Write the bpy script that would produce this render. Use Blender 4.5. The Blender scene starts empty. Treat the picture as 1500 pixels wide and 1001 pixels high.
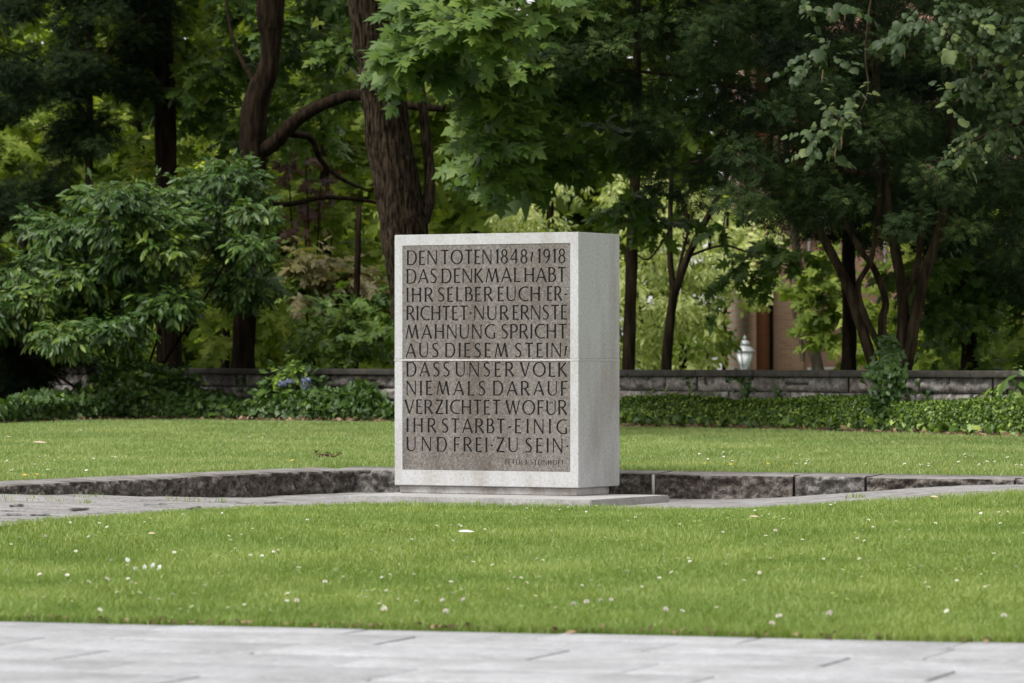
import bpy, bmesh, math, random
import numpy as np
from mathutils import Vector, Matrix, noise as mnoise

# ------------------------------------------------------------------ camera
F = 6000.0            # focal length in photo pixels (photo is 1500 wide)
YH = 530.0            # horizon row
CAMZ = 1.05           # eye height above the path
S = bpy.context.scene
cam_d = bpy.data.cameras.new("camera"); cam = bpy.data.objects.new("camera", cam_d)
S.collection.objects.link(cam); S.camera = cam
cam.location = (0, 0, CAMZ); cam.rotation_euler = (math.pi / 2, 0, 0)
cam_d.sensor_width = 36; cam_d.lens = 36 * F / 1500; cam_d.shift_y = (YH - 500.5) / 1500
cam_d.clip_start = 0.5; cam_d.clip_end = 2000
cam_d.dof.use_dof = True; cam_d.dof.focus_distance = 31.5; cam_d.dof.aperture_fstop = 6.3
# ------------------------------------------------------------------ world, sun, exposure
SUN_EL, SUN_AZ = math.radians(58), math.radians(-128)   # azimuth from +Y clockwise: behind the camera, to the left
wd = bpy.data.worlds.new("World"); S.world = wd; wd.use_nodes = True
nt = wd.node_tree; nt.nodes.clear()
sky = nt.nodes.new("ShaderNodeTexSky"); sky.sky_type = 'NISHITA'; sky.sun_disc = False
sky.sun_elevation = SUN_EL; sky.sun_rotation = SUN_AZ
sky.air_density = 1.0; sky.dust_density = 1.5; sky.ozone_density = 1.0
hs = nt.nodes.new("ShaderNodeHueSaturation"); hs.inputs['Saturation'].default_value = 0.02
bg = nt.nodes.new("ShaderNodeBackground"); bg.inputs['Strength'].default_value = 0.125
ow = nt.nodes.new("ShaderNodeOutputWorld")
nt.links.new(sky.outputs[0], hs.inputs['Color']); nt.links.new(hs.outputs[0], bg.inputs['Color']); nt.links.new(bg.outputs[0], ow.inputs[0])
sun_d = bpy.data.lights.new("sun", 'SUN'); sun_d.energy = 2.3; sun_d.angle = math.radians(28); sun_d.color = (1, .98, .95)
sun = bpy.data.objects.new("sun", sun_d); S.collection.objects.link(sun)
sd = Vector((math.sin(SUN_AZ) * math.cos(SUN_EL), math.cos(SUN_AZ) * math.cos(SUN_EL), math.sin(SUN_EL)))
sun.rotation_euler = sd.to_track_quat('Z', 'Y').to_euler(); sun.location = (0, 0, 30)
S.view_settings.view_transform = 'Standard'; S.view_settings.look = 'None'
S.view_settings.exposure = 1.05; S.view_settings.gamma = 1
S.cycles.max_bounces = 8; S.cycles.transmission_bounces = 4; S.cycles.diffuse_bounces = 4; S.cycles.transparent_max_bounces = 4

rng = np.random.default_rng(7); random.seed(7)

# ------------------------------------------------------------------ helpers
def P(px, py, z):
    return np.array([(px - 750) * z / F, z, CAMZ - (py - YH) * z / F])
def mesh_np(name, V, faces, mat, parent=None, attr=None, smooth=False, mats=None, fmat=None):
    """faces: list of index arrays (n,3) / (n,4)"""
    V = np.asarray(V, dtype=np.float32)
    if parent is not None and parent.get('_o') is not None: V = V - np.array(parent['_o'], dtype=np.float32)
    me = bpy.data.meshes.new(name); me.vertices.add(len(V)); me.vertices.foreach_set('co', V.ravel())
    faces = [np.asarray(f, dtype=np.int32) for f in faces if len(f)]
    nl = sum(f.size for f in faces); nf = sum(len(f) for f in faces)
    me.loops.add(nl); me.polygons.add(nf)
    me.loops.foreach_set('vertex_index', np.concatenate([f.ravel() for f in faces]))
    tot = np.concatenate([np.full(len(f), f.shape[1]) for f in faces]); st = np.concatenate([[0], np.cumsum(tot)[:-1]])
    me.polygons.foreach_set('loop_start', st.astype(np.int32))
    try: me.polygons.foreach_set('loop_total', tot.astype(np.int32))
    except Exception: pass
    for m in (mats or [mat]): me.materials.append(m)
    if fmat is not None: me.polygons.foreach_set('material_index', np.asarray(fmat, dtype=np.int32))
    if smooth: me.polygons.foreach_set('use_smooth', np.ones(nf, dtype=bool))
    me.update(calc_edges=True); me.validate()
    if attr is not None:
        a = me.attributes.new('v', 'FLOAT', 'POINT'); a.data.foreach_set('value', np.asarray(attr, dtype=np.float32))
    o = bpy.data.objects.new(name, me); S.collection.objects.link(o)
    if parent is not None: o.parent = parent
    return o
def tag(o, label, cat, group=None, kind=None):
    if label: o['label'] = label
    if cat: o['category'] = cat
    if group: o['group'] = group
    if kind: o['kind'] = kind
    return o
def empty(name, loc, label, cat, group=None):
    o = bpy.data.objects.new(name, None); S.collection.objects.link(o); o.location = loc
    o['_o'] = [float(c) for c in loc]; o.empty_display_size = .2
    return tag(o, label, cat, group)
def structure(o): o['kind'] = 'structure'; return o
class MB:
    def __init__(s): s.v = []; s.q = []; s.t = []; s.n = 0; s.a = []
    def add(s, V, q=(), t=(), a=0.5):
        V = np.asarray(V, float)
        if len(q): s.q.append(np.asarray(q) + s.n)
        if len(t): s.t.append(np.asarray(t) + s.n)
        s.v.append(V); s.a.append(np.full(len(V), a) if np.isscalar(a) else np.asarray(a)); s.n += len(V)
    def box(s, c, sx, sy, sz, ax=(1, 0, 0), ay=(0, 1, 0), a=0.5, b=0):
        ax = np.array(ax, float); ay = np.array(ay, float); az = np.array([0, 0, 1.])
        c = np.array(c, float)
        if b <= 0:
            sg = [(-1,-1,-1),(1,-1,-1),(1,1,-1),(-1,1,-1),(-1,-1,1),(1,-1,1),(1,1,1),(-1,1,1)]
            V = [c + ax*x*sx/2 + ay*y*sy/2 + az*z*sz/2 for x, y, z in sg]
            s.add(V, [(0,3,2,1),(4,5,6,7),(0,1,5,4),(1,2,6,5),(2,3,7,6),(3,0,4,7)], a=a); return
        bm = bmesh.new(); bmesh.ops.create_cube(bm, size=1)
        for v in bm.verts: v.co = Vector((v.co.x*sx, v.co.y*sy, v.co.z*sz))
        bmesh.ops.bevel(bm, geom=bm.edges[:], offset=b, segments=2, affect='EDGES', profile=.5)
        bm.verts.index_update()
        V = [c + ax*v.co.x + ay*v.co.y + az*v.co.z for v in bm.verts]
        q = [[v.index for v in f.verts] for f in bm.faces if len(f.verts) == 4]
        t = [[v.index for v in f.verts] for f in bm.faces if len(f.verts) == 3]
        s.add(V, q, t, a); bm.free()
    def lathe(s, c, prof, n=24, a=.5):
        V = []; q = []
        for r, z in prof:
            for k in range(n):
                th = 2*math.pi*k/n; V.append((c[0]+r*math.cos(th), c[1]+r*math.sin(th), c[2]+z))
        for i in range(len(prof)-1):
            for k in range(n):
                k2 = (k+1) % n; q.append((i*n+k, i*n+k2, (i+1)*n+k2, (i+1)*n+k))
        s.add(V, q, a=a)
    def build(s, name, mat, parent=None, smooth=False):
        return mesh_np(name, np.concatenate(s.v), [np.concatenate(s.q) if s.q else np.zeros((0,4)), np.concatenate(s.t) if s.t else np.zeros((0,3))], mat, parent, np.concatenate(s.a), smooth)

def vnoise(p, seed=0):
    """vectorised value noise, p (N,3)"""
    i = np.floor(p).astype(np.int64); f = p - i; f = f*f*(3-2*f)
    def h(x, y, z):
        n = (x*374761393 + y*668265263 + z*2147483647 + seed*974711) & 0xffffffff
        n = ((n ^ (n >> 13)) * 1274126177) & 0xffffffff
        return ((n ^ (n >> 16)) & 0xffff) / 65535.0
    r = 0
    for dx in (0, 1):
        for dy in (0, 1):
            for dz in (0, 1):
                w = (f[:,0] if dx else 1-f[:,0])*(f[:,1] if dy else 1-f[:,1])*(f[:,2] if dz else 1-f[:,2])
                r = r + w*h(i[:,0]+dx, i[:,1]+dy, i[:,2]+dz)
    return r
def fbm(p, seed=0, o=4):
    r = 0; a = .5; t = 0
    for k in range(o): r = r + a*vnoise(p*(2**k)+17.3*k, seed+k); t += a; a *= .5
    return r/t

# ------------------------------------------------------------------ materials
def newmat(name):
    m = bpy.data.materials.new(name); m.use_nodes = True; n = m.node_tree; n.nodes.clear()
    out = n.nodes.new("ShaderNodeOutputMaterial"); b = n.nodes.new("ShaderNodeBsdfPrincipled")
    n.links.new(b.outputs[0], out.inputs[0]); return m, n, b, out
def N(n, t, **kw):
    x = n.nodes.new(t)
    for k, v in kw.items():
        if k in x.inputs: x.inputs[k].default_value = v
        else: setattr(x, k, v)
    return x
def ramp(n, stops, src):
    r = n.nodes.new("ShaderNodeValToRGB"); e = r.color_ramp.elements
    while len(e) < len(stops): e.new(.5)
    for el, (p, c) in zip(e, stops): el.position = p; el.color = (*c, 1)
    n.links.new(src, r.inputs[0]); return r.outputs[0]
def mixc(n, a, b, fac, mode='MIX'):
    m = n.nodes.new("ShaderNodeMix"); m.data_type = 'RGBA'; m.blend_type = mode
    for sock, val in ((m.inputs[6], a), (m.inputs[7], b)):
        if isinstance(val, tuple): sock.default_value = (*val, 1)
        else: n.links.new(val, sock)
    if isinstance(fac, (int, float)): m.inputs[0].default_value = fac
    else: n.links.new(fac, m.inputs[0])
    return m.outputs[2]
def coords(n, scale=(1,1,1), loc=(0,0,0), kind='Object'):
    tc = n.nodes.new("ShaderNodeTexCoord"); mp = n.nodes.new("ShaderNodeMapping")
    mp.inputs['Scale'].default_value = scale; mp.inputs['Location'].default_value = loc
    n.links.new(tc.outputs[kind], mp.inputs[0]); return mp.outputs[0]
def noise(n, vec, scale, detail=4, rough=.55):
    x = N(n, "ShaderNodeTexNoise", Scale=scale, Detail=detail, Roughness=rough); n.links.new(vec, x.inputs['Vector']); return x.outputs['Fac']
def bump(n, b, h, strength=.3, dist=.01):
    x = N(n, "ShaderNodeBump", Strength=strength, Distance=dist); n.links.new(h, x.inputs['Height']); n.links.new(x.outputs[0], b.inputs['Normal'])
def stone(name, stops, scale=60, stain=None, stain_scale=(1,1,1), rough=.85, bumps=.3, bdist=.004, specks=None, grain=.35, tone=0):
    m, n, b, out = newmat(name); v = coords(n)
    c = ramp(n, stops, noise(n, v, scale, 6, .7))
    if grain:
        g = ramp(n, [(.35, (1-grain,)*3), (.65, (1+grain*.0+.0,)*3)], noise(n, v, scale*4, 2, .6)); c = mixc(n, c, g, .8, 'MULTIPLY')
    if stain:
        v2 = coords(n, stain_scale); f = ramp(n, [(stain[1], (0,0,0)), (stain[2], (1,1,1))], noise(n, v2, stain[3], 5, .6))
        c = mixc(n, c, stain[0], f) if len(stain) < 5 else mixc(n, c, mixc(n, c, stain[0], stain[4], 'MULTIPLY'), f)
    if specks:
        vo = N(n, "ShaderNodeTexVoronoi", Scale=specks[1]); n.links.new(v, vo.inputs['Vector'])
        f = ramp(n, [(specks[2], (1,1,1)), (specks[2]+.06, (0,0,0))], vo.outputs['Distance'])
        k = ramp(n, [(.55, (0,0,0)), (.7, (1,1,1))], noise(n, v, specks[1]*.35, 2))
        mm = N(n, "ShaderNodeMath", operation='MULTIPLY'); n.links.new(f, mm.inputs[0]); n.links.new(k, mm.inputs[1])
        c = mixc(n, c, specks[0], mm.outputs[0])
    if tone:
        at = N(n, "ShaderNodeAttribute", attribute_name='v'); c = mixc(n, c, ramp(n, [(0, (1-tone,)*3), (1, (1, 1, 1))], at.outputs['Fac']), 1.0, 'MULTIPLY')
    n.links.new(c, b.inputs['Base Color']); b.inputs['Roughness'].default_value = rough
    bump(n, b, noise(n, v, scale*1.5, 5, .7), bumps, bdist)
    return m
def flat(name, col, rough=.6, metal=0):
    m, n, b, out = newmat(name); v = coords(n)
    c = mixc(n, col, tuple(x*.6 for x in col), noise(n, v, 9, 4)); n.links.new(c, b.inputs['Base Color'])
    b.inputs['Roughness'].default_value = rough; b.inputs['Metallic'].default_value = metal; return m
def leafmat(name, stops, transl=.3, rough=.45, spec=.5, tcol=None, patch=None):
    m, n, b, out = newmat(name)
    at = N(n, "ShaderNodeAttribute", attribute_name='v'); c = ramp(n, stops, at.outputs['Fac'])
    if patch:
        f = noise(n, coords(n), patch[1], 3); f = ramp(n, [(.4, (0,0,0)), (.62, (1,1,1))], f); c = mixc(n, c, mixc(n, c, patch[0], 1.0, 'MULTIPLY'), f)
    n.links.new(c, b.inputs['Base Color']); b.inputs['Roughness'].default_value = rough
    b.inputs['Specular IOR Level'].default_value = spec
    if transl > 0:
        tr = n.nodes.new("ShaderNodeBsdfTranslucent"); mx = n.nodes.new("ShaderNodeMixShader"); mx.inputs[0].default_value = transl
        tc = mixc(n, c, tcol or (1.6, 1.7, .6), 1.0, 'MULTIPLY'); n.links.new(tc, tr.inputs[0])
        n.links.new(b.outputs[0], mx.inputs[1]); n.links.new(tr.outputs[0], mx.inputs[2]); n.links.new(mx.outputs[0], out.inputs[0])
    return m
def barkmat(name, c1, c2, scale=14):
    m, n, b, out = newmat(name); v = coords(n, (1, 1, .13)); h = noise(n, v, scale, 6, .65)
    n.links.new(ramp(n, [(.42, c1), (.68, c2)], h), b.inputs['Base Color']); b.inputs['Roughness'].default_value = 1; b.inputs['Specular IOR Level'].default_value = .05
    bump(n, b, h, .8 if scale > 20 else .3, .03); return m

M = {}
M['granite'] = stone('pale_granite', [(.3, (.325,.325,.325)), (.5, (.438,.438,.44)), (.7, (.505,.505,.507))], 45, ((.72,.67,.61), .44, .66, 2.1, .85), (1.3,1.3,.45), .8, .25, .003, grain=.28)
M['panel'] = stone('weathered_panel', [(.32, (.092,.080,.069)), (.5, (.168,.151,.136)), (.68, (.25,.231,.214))], 42, ((.60,.55,.50), .44, .64, 1.8, .85), (1.6,1.6,.45), .9, .7, .004, ((.48,.46,.43), 75, .18), grain=.45)
M['letter'] = flat('letter_patina', (.007,.0065,.0055), .95)
M['mortar'] = stone('pale_mortar', [(.3, (.46,.43,.40)), (.7, (.60,.58,.56))], 30)
M['neck'] = stone('base_course_stone', [(.3, (.34,.325,.31)), (.7, (.48,.465,.45))], 40, ((.5,.45,.4), .45, .6, 3, .8))
M['plinth'] = stone('plinth_stone', [(.3, (.27,.26,.25)), (.7, (.40,.39,.38))], 30, ((.6,.58,.55), .45, .7, 3, .7))
M['kerb'] = stone('dark_hewn_stone', [(.36, (.030,.025,.021)), (.48, (.115,.10,.088)), (.64, (.27,.245,.225))], 24, ((.5,.44,.39), .42, .6, 2.5, .8), (1,1,1), .95, .9, .02)  # strong dark and light mottling paints in the shade of the chiselled relief
M['kerb_top'] = stone('kerb_top_stone', [(.3, (.14,.13,.12)), (.7, (.26,.25,.24))], 16, ((.6,.55,.5), .4, .6, 3, .8))
M['kerb_pale'] = stone('pale_hewn_stone', [(.34, (.04,.036,.032)), (.5, (.13,.12,.112)), (.66, (.28,.265,.255))], 15, ((.5,.45,.4), .42, .6, 2.5, .8), (1,1,1), .95, .9, .02)  # relief shade painted into the tones here as well
M['slate'] = stone('rough_paving', [(.3, (.17,.16,.155)), (.7, (.29,.28,.275))], 7, ((.45,.41,.38), .5, .62, 2.2, .8), (1,3,1), .9, .7, .02)
M['dark_gap'] = flat('dark_joint', (.02,.018,.014), .95)
M['slab'] = stone('path_slabs', [(.35, (.27,.27,.28)), (.65, (.37,.37,.385))], 16, ((.70,.69,.68), .42, .66, 2.4, .85), (1,1,1), .75, .25, .004, grain=.2, tone=.14)
M['joint'] = flat('path_joint', (.11,.105,.095), .95)
M['ashlar'] = stone('grey_ashlar', [(.36, (.10,.085,.072)), (.5, (.255,.23,.205)), (.64, (.40,.375,.35))], 7, ((.45,.39,.34), .46, .62, 1.0, .9), (1,1,.6), .95, .8, .02, tone=.45)
M['wall_joint'] = flat('wall_mortar', (.05,.043,.038), .95)
M['coping'] = stone('mossy_coping', [(.36, (.018,.015,.011)), (.64, (.06,.05,.04))], 8, ((.7,.8,.5), .5, .6, 1.5, .6), tone=.3)
M['edging'] = stone('concrete_edging', [(.3, (.16,.15,.15)), (.7, (.26,.25,.25))], 12)
M['soil'] = stone('bare_soil', [(.3, (.02,.015,.011)), (.7, (.07,.05,.036))], 9)
M['lawn'] = stone('lawn_soil', [(.3, (.06,.10,.018)), (.7, (.10,.15,.03))], 10)
M['grass'] = leafmat('grass_blades', [(0, (.125,.18,.032)), (.5, (.215,.292,.066)), (.86, (.33,.385,.14)), (.97, (.48,.47,.22)), (1, (.6,.55,.32))], .35, .5, .35, (1.3,1.3,.6), ((.76,.84,.74), .8))
M['grass_back'] = leafmat('grass_blades_far', [(0, (.15,.205,.055)), (.5, (.25,.312,.10)), (.86, (.35,.40,.16)), (.97, (.48,.47,.25)), (1, (.6,.55,.35))], .35, .5, .35, (1.3,1.3,.6), ((.75,.85,.75), .7))
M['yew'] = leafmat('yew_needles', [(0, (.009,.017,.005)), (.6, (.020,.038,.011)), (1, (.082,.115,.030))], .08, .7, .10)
M['yew_dark'] = leafmat('dark_yew_needles', [(0, (.005,.010,.003)), (.6, (.010,.019,.006)), (1, (.026,.044,.012))], .06, .7, .08)  # darker copy of the yew green, depth shade put into the colour
M['laurel'] = leafmat('laurel_leaves', [(0, (.018,.042,.007)), (.6, (.044,.088,.014)), (1, (.135,.185,.028))], .16, .42, .24)
M['maple'] = leafmat('maple_leaves', [(0, (.025,.055,.009)), (.5, (.055,.10,.016)), (1, (.12,.175,.03))], .28, .5, .22)
M['maple_far'] = leafmat('backlit_maple_leaves', [(0, (.055,.088,.013)), (.5, (.155,.205,.033)), (1, (.31,.345,.08))], .45, .55, .15)  # lighter, yellower maple copy, backlight put into the colour
M['linden'] = leafmat('linden_leaves', [(0, (.018,.033,.011)), (.6, (.036,.06,.02)), (1, (.12,.15,.05))], .2, .5, .18)
M['pale'] = leafmat('pale_foliage', [(0, (.09,.125,.03)), (.5, (.29,.335,.115)), (1, (.56,.55,.28))], .38, .5, .25)
M['far'] = leafmat('far_foliage', [(0, (.05,.08,.010)), (.6, (.11,.155,.022)), (1, (.20,.25,.05))], .35, .55, .15)
M['ivy'] = leafmat('ivy_leaves', [(0, (.018,.042,.007)), (.6, (.042,.085,.014)), (.9, (.10,.165,.026)), (1, (.24,.30,.07))], .18, .45, .3)
M['hedge'] = leafmat('hedge_leaves', [(0, (.018,.042,.006)), (.4, (.055,.105,.014)), (.72, (.15,.23,.03)), (1, (.42,.48,.12))], .22, .45, .3)
M['litter'] = leafmat('leaf_litter', [(0, (.05,.03,.018)), (.5, (.14,.085,.05)), (1, (.32,.22,.14))], .1, .7, .2)
M['bronze'] = leafmat('bronze_leaves', [(0, (.08,.07,.025)), (.6, (.17,.15,.055)), (1, (.28,.24,.1))], .35, .5, .4)
M['purple'] = leafmat('purple_leaves', [(0, (.05,.025,.025)), (.6, (.11,.055,.05)), (1, (.2,.12,.09))], .3, .5, .4)
M['blue'] = leafmat('blue_florets', [(0, (.10,.125,.20)), (.6, (.18,.22,.33)), (1, (.30,.35,.47))], .2, .6, .3, (1,1,1))
M['white'] = leafmat('white_petals', [(0, (.7,.7,.68)), (1, (.86,.85,.84))], .2, .6, .3, (1,1,1))
M['yellow'] = flat('yellow_disc', (.75,.5,.03), .7)
M['clover'] = leafmat('clover_florets', [(0, (.62,.5,.46)), (.5, (.72,.66,.6)), (1, (.82,.8,.76))], .2, .6, .3, (1,1,1))
M['stem'] = flat('flower_stem', (.08,.15,.03), .6)
M['dry'] = leafmat('dry_leaf', [(0, (.35,.24,.15)), (1, (.6,.48,.36))], .2, .7, .2, (1,1,1))
M['bark_big'] = barkmat('furrowed_bark', (.008,.005,.003), (.085,.063,.043), 30)
M['bark_dark'] = barkmat('dark_bark', (.006,.004,.0025), (.026,.018,.011), 14)
M['bark_mid'] = barkmat('grey_brown_bark', (.014,.010,.006), (.06,.044,.028), 12)
M['bark_pale'] = barkmat('pale_bark', (.03,.025,.018), (.085,.072,.052), 9)

# ------------------------------------------------------------------ terrain
TH = 0.501
Tv = np.array([math.cos(TH), -math.sin(TH)]); Sv = np.array([math.sin(TH), math.cos(TH)])
KC = np.array([-1.32, 34.35])             # inner corner of the sunken court
HB = 0.90                                  # back lawn below the eye
def on_kerb(a, b): return KC + Tv*a - Sv*b
ctrl = []
for b, h in ((0, 1.106), (1.2, 1.104), (2.4, 1.075), (3.9, 1.02), (5.6, .955), (8, .92)): q = on_kerb(0, b); ctrl.append((q[0], q[1], h))
for a, h in ((2.8, 1.107), (3.1, 1.115), (3.9, 1.088), (4.4, 1.05), (4.9, 1.01), (5.4, .97), (5.9, .955), (8, .93)): q = on_kerb(a, 0); ctrl.append((q[0], q[1], h))
for px, y, h in ((0, 771, .96), (200, 757, 1.0), (400, 745, 1.06), (560, 740, 1.095), (700, 741, 1.10), (870, 744, 1.115), (1000, 748, 1.12), (1150, 746, 1.09), (1300, 735, 1.02), (1500, 721, .96)):
    z = h*F/(y-YH); ctrl.append(((px-750)*z/F, z, h))
for x in (-4, -2, 0, 2, 4):
    for z in (13, 15, 17.5): ctrl.append((x, z, 1.05))
for x in (-4, -1.5, 1.5, 4): ctrl.append((x, 23, 1.035 if abs(x) < 3 else 1.0))
ctrl = np.array(ctrl)
def _U(d2): return np.where(d2 > 1e-9, d2*np.log(np.maximum(d2, 1e-9)), 0)
_n = len(ctrl); _A = np.zeros((_n+3, _n+3))
_A[:_n, :_n] = _U(((ctrl[:, None, :2]-ctrl[None, :, :2])**2).sum(-1)) + np.eye(_n)*.15
_A[:_n, _n:] = np.c_[np.ones(_n), ctrl[:, :2]]; _A[_n:, :_n] = _A[:_n, _n:].T
_w = np.linalg.solve(_A, np.r_[ctrl[:, 2], 0, 0, 0])
def tps(xy):
    return _U(((xy[:, None, :]-ctrl[None, :, :2])**2).sum(-1)) @ _w[:_n] + _w[_n] + xy @ _w[_n+1:]
WL0 = np.array([-4.65, 65.6]); WL1 = np.array([6.1, 50.3]); WD = (WL1-WL0)/np.linalg.norm(WL1-WL0); WN = np.array([WD[1], -WD[0]])  # WN points to the camera
if WN[1] > 0: WN = -WN
def local(xy):
    d = np.asarray(xy, float)-KC; return d@Tv, -(d@Sv)
SUNK = .08
def ground(xy):
    """height in world z"""
    xy = np.atleast_2d(np.asarray(xy, float)); a, b = local(xy)
    near = np.clip((np.abs(xy[:, 0])-9)/4, 0, 1)
    inside = np.clip(tps(xy), .9, 1.13); inside = inside*(1-near) + 1.0*near
    inside = np.where(xy[:, 1] < 15.5, 1.05, inside)
    inside = inside + SUNK*np.clip(1-np.minimum(np.abs(a), np.abs(b))/.6, 0, 1)
    beyond = HB + np.clip(xy[:, 1]-80, 0, 60)*.1
    h = np.where((a > -.2) & (b > -.2), inside, beyond)
    return CAMZ - h
def gz(x, y): return float(ground([(x, y)])[0])

# path edge (front edge of the lawn)
E0 = np.array([(0-750)*16.62/F, 16.62]); E1 = np.array([(1500-750)*15.25/F, 15.25])
ED = (E1-E0)/np.linalg.norm(E1-E0); EN = np.array([ED[1], -ED[0]])
if EN[1] > 0: EN = -EN                     # towards the camera
def path_d(xy): return (np.asarray(xy)-E0)@EN     # >0 on the path
# lawn/paving boundary polyline (front)
LE = []
for px, y, h in ((-120, 782, .955), (0, 771, .96), (80, 766, .97), (200, 757, 1.0), (300, 750, 1.035), (400, 745, 1.06), (530, 740, 1.09), (700, 741, 1.10), (870, 744, 1.115), (1000, 748, 1.12), (1100, 748.5, 1.105), (1200, 743, 1.07), (1300, 735, 1.02), (1400, 728, .985), (1500, 721, .96), (1650, 712, .945)):
    z = h*F/(y-YH); LE.append(((px-750)*z/F, z))
LE = np.array(LE)
def lawn_front_edge(x): return np.interp(x, LE[:, 0], LE[:, 1])
LB = []
for px, y in ((-300, 640), (-120, 628), (0, 622.5), (100, 618), (200, 616.5), (300, 617), (577, 620), (750, 623), (910, 627), (1100, 630.5), (1300, 636.5), (1500, 642.5), (1800, 655)):
    z = HB*F/(y-YH); LB.append(((px-750)*z/F, z))
LB = np.array(LB)
def lawn_back_edge(x): return np.interp(x, LB[:, 0], LB[:, 1])

# ground sheet: fine grid near, coarse far, one mesh
xs = np.unique(np.r_[np.linspace(-400, -14, 14), np.arange(-14, -7, .5), np.arange(-7, 7, .1), np.arange(7, 14.01, .5), np.linspace(14, 400, 14)])
ys = np.unique(np.r_[np.linspace(-60, 10, 8), np.arange(10, 24, .3), np.arange(24, 37, .1), np.arange(37, 38, .5), np.arange(38, 112, 2.), np.linspace(112, 900, 14)])
X, Y = np.meshgrid(xs, ys); G = np.c_[X.ravel(), Y.ravel()]
Z = ground(G) - .006
pd = path_d(G); Z = np.where(pd > .0, np.minimum(Z, -.06), Z)
nx = len(xs); idx = np.arange(len(G)).reshape(X.shape)
Q = np.c_[idx[:-1, :-1].ravel(), idx[:-1, 1:].ravel(), idx[1:, 1:].ravel(), idx[1:, :-1].ravel()]
g = mesh_np('ground', np.c_[G, Z], [Q], M['lawn'], smooth=True); structure(g)

# ------------------------------------------------------------------ foreground path of pale slabs
mb = MB()
row = 0; d = .0; widths = [.34] + [.52]*14
for w in widths:
    L = 1.05 if row else .8; off = [0, .46, .2, .7][row % 4]
    for k in range(-9, 10):
        ln = L; c2 = E0 + ED*(2.0+off+k*L) + EN*(d+w/2)
        if abs(c2[0]) > 6: continue
        hgt = random.uniform(-.004, .003) - d*.012*0
        mb.box((c2[0], c2[1], -.05+hgt), ln-.012, w-.010, .1, (*ED, 0), (*EN, 0), random.random(), .006)
    d += w; row += 1
structure(mb.build('path', M['slab']))
mb = MB(); c2 = E0+ED*2+EN*(3.9); mb.box((c2[0], c2[1], -.045), 18, 7.75, .06, (*ED, 0), (*EN, 0)); structure(mb.build('path_bed', M['joint']))

# ------------------------------------------------------------------ sunken paving (rough stone slabs) between kerb walls and lawn
na, V, q = 260, [], []
pxs = np.linspace(-200, 1700, na)
# paving grid in world: for each x column from lawn edge back to the kerb line
pv = []
NB = 60
xcol = np.linspace(-4.6, 5.2, na)
for x in xcol:
    y0 = lawn_front_edge(x) - .25
    yl = KC[1] - (x-KC[0])*math.tan(TH) if x >= KC[0] else KC[1] + (x-KC[0])/math.tan(TH)
    y1 = max(yl+.05, y0+.02)
    for k in range(NB): pv.append((x, y0+(y1-y0)*k/(NB-1)))
pv = np.array(pv); zz = ground(pv - np.where(True, 0, 0))
# force interior height at the kerb line
a_, b_ = local(pv); inside = np.clip(tps(pv), .9, 1.13); zz = CAMZ-inside
rel = fbm(np.c_[pv[:, 0]*1.1, pv[:, 1]*3.4, np.zeros(len(pv))], 3, 4)-.5
zz = zz + .010 + rel*.03*np.clip((-.2-pv[:, 0])/1.5, .15, 1)
ii = np.arange(len(pv)).reshape(na, NB)
Q = np.c_[ii[:-1, :-1].ravel(), ii[1:, :-1].ravel(), ii[1:, 1:].ravel(), ii[:-1, 1:].ravel()]
structure(mesh_np('paving', np.c_[pv, zz], [Q], M['slate'], smooth=True))
# dark open cracks lying across the left paving
def strip(name, pts, w, mat, h=.004):
    mb = MB(); pts = np.array(pts, float); n = len(pts); V = []; q = []
    for i, p in enumerate(pts):
        t = pts[min(i+1, n-1)]-pts[max(i-1, 0)]; t = t/np.linalg.norm(t); nn = np.array([-t[1], t[0]])
        ww = w*(.25+.75*math.sin(math.pi*(i+.3)/(n-.4)))*random.uniform(.25, 1.4)
        for s_ in (-1, 1):
            r = p+nn*s_*ww/2; V.append((r[0], r[1], 0))
        if i: q.append((2*i-2, 2*i-1, 2*i+1, 2*i))
    return V, q
mb = MB()
for (x0, y0, x1, y1, w) in ((0, 760.5, 66, 763, .20), (66, 763, 165, 755.5, .16), (0, 752, 36, 752.5, .16), (46, 753, 70, 752.6, .18), (0, 747, 36, 746.6, .12), (100, 746, 130, 744, .18), (60, 751, 190, 752.5, .07), (150, 732, 300, 734.5, .05), (210, 740, 245, 737, .1), (276, 746, 292, 742, .14), (300, 734.5, 440, 736, .14), (15, 740.5, 34, 739.5, .12)):
    pts = []
    for k in range(25):
        f = k/24; px = x0+(x1-x0)*f; py = y0+(y1-y0)*f + random.uniform(-.05, .05)+.35*math.sin(f*9+x0)
        zz_ = 29.0
        for _ in range(12):
            x = (px-750)*zz_/F; hh = CAMZ-(float(CAMZ-np.clip(tps(np.array([[x, zz_]])), .9, 1.13)[0])+.02); zz_ = hh*F/(py-YH)
        pts.append(((px-750)*zz_/F, zz_))
    V, q = strip('crack', pts, w*.55, None)
    V = np.array(V); r2 = fbm(np.c_[V[:, 0]*1.1, V[:, 1]*3.4, np.zeros(len(V))], 3, 4)-.5
    V[:, 2] = CAMZ-np.clip(tps(V[:, :2]), .9, 1.13) + .018 + r2*.03*np.clip((-.2-V[:, 0])/1.5, .15, 1)
    mb.add(V, q)
structure(mb.build('paving_cracks', M['dark_gap']))

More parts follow.
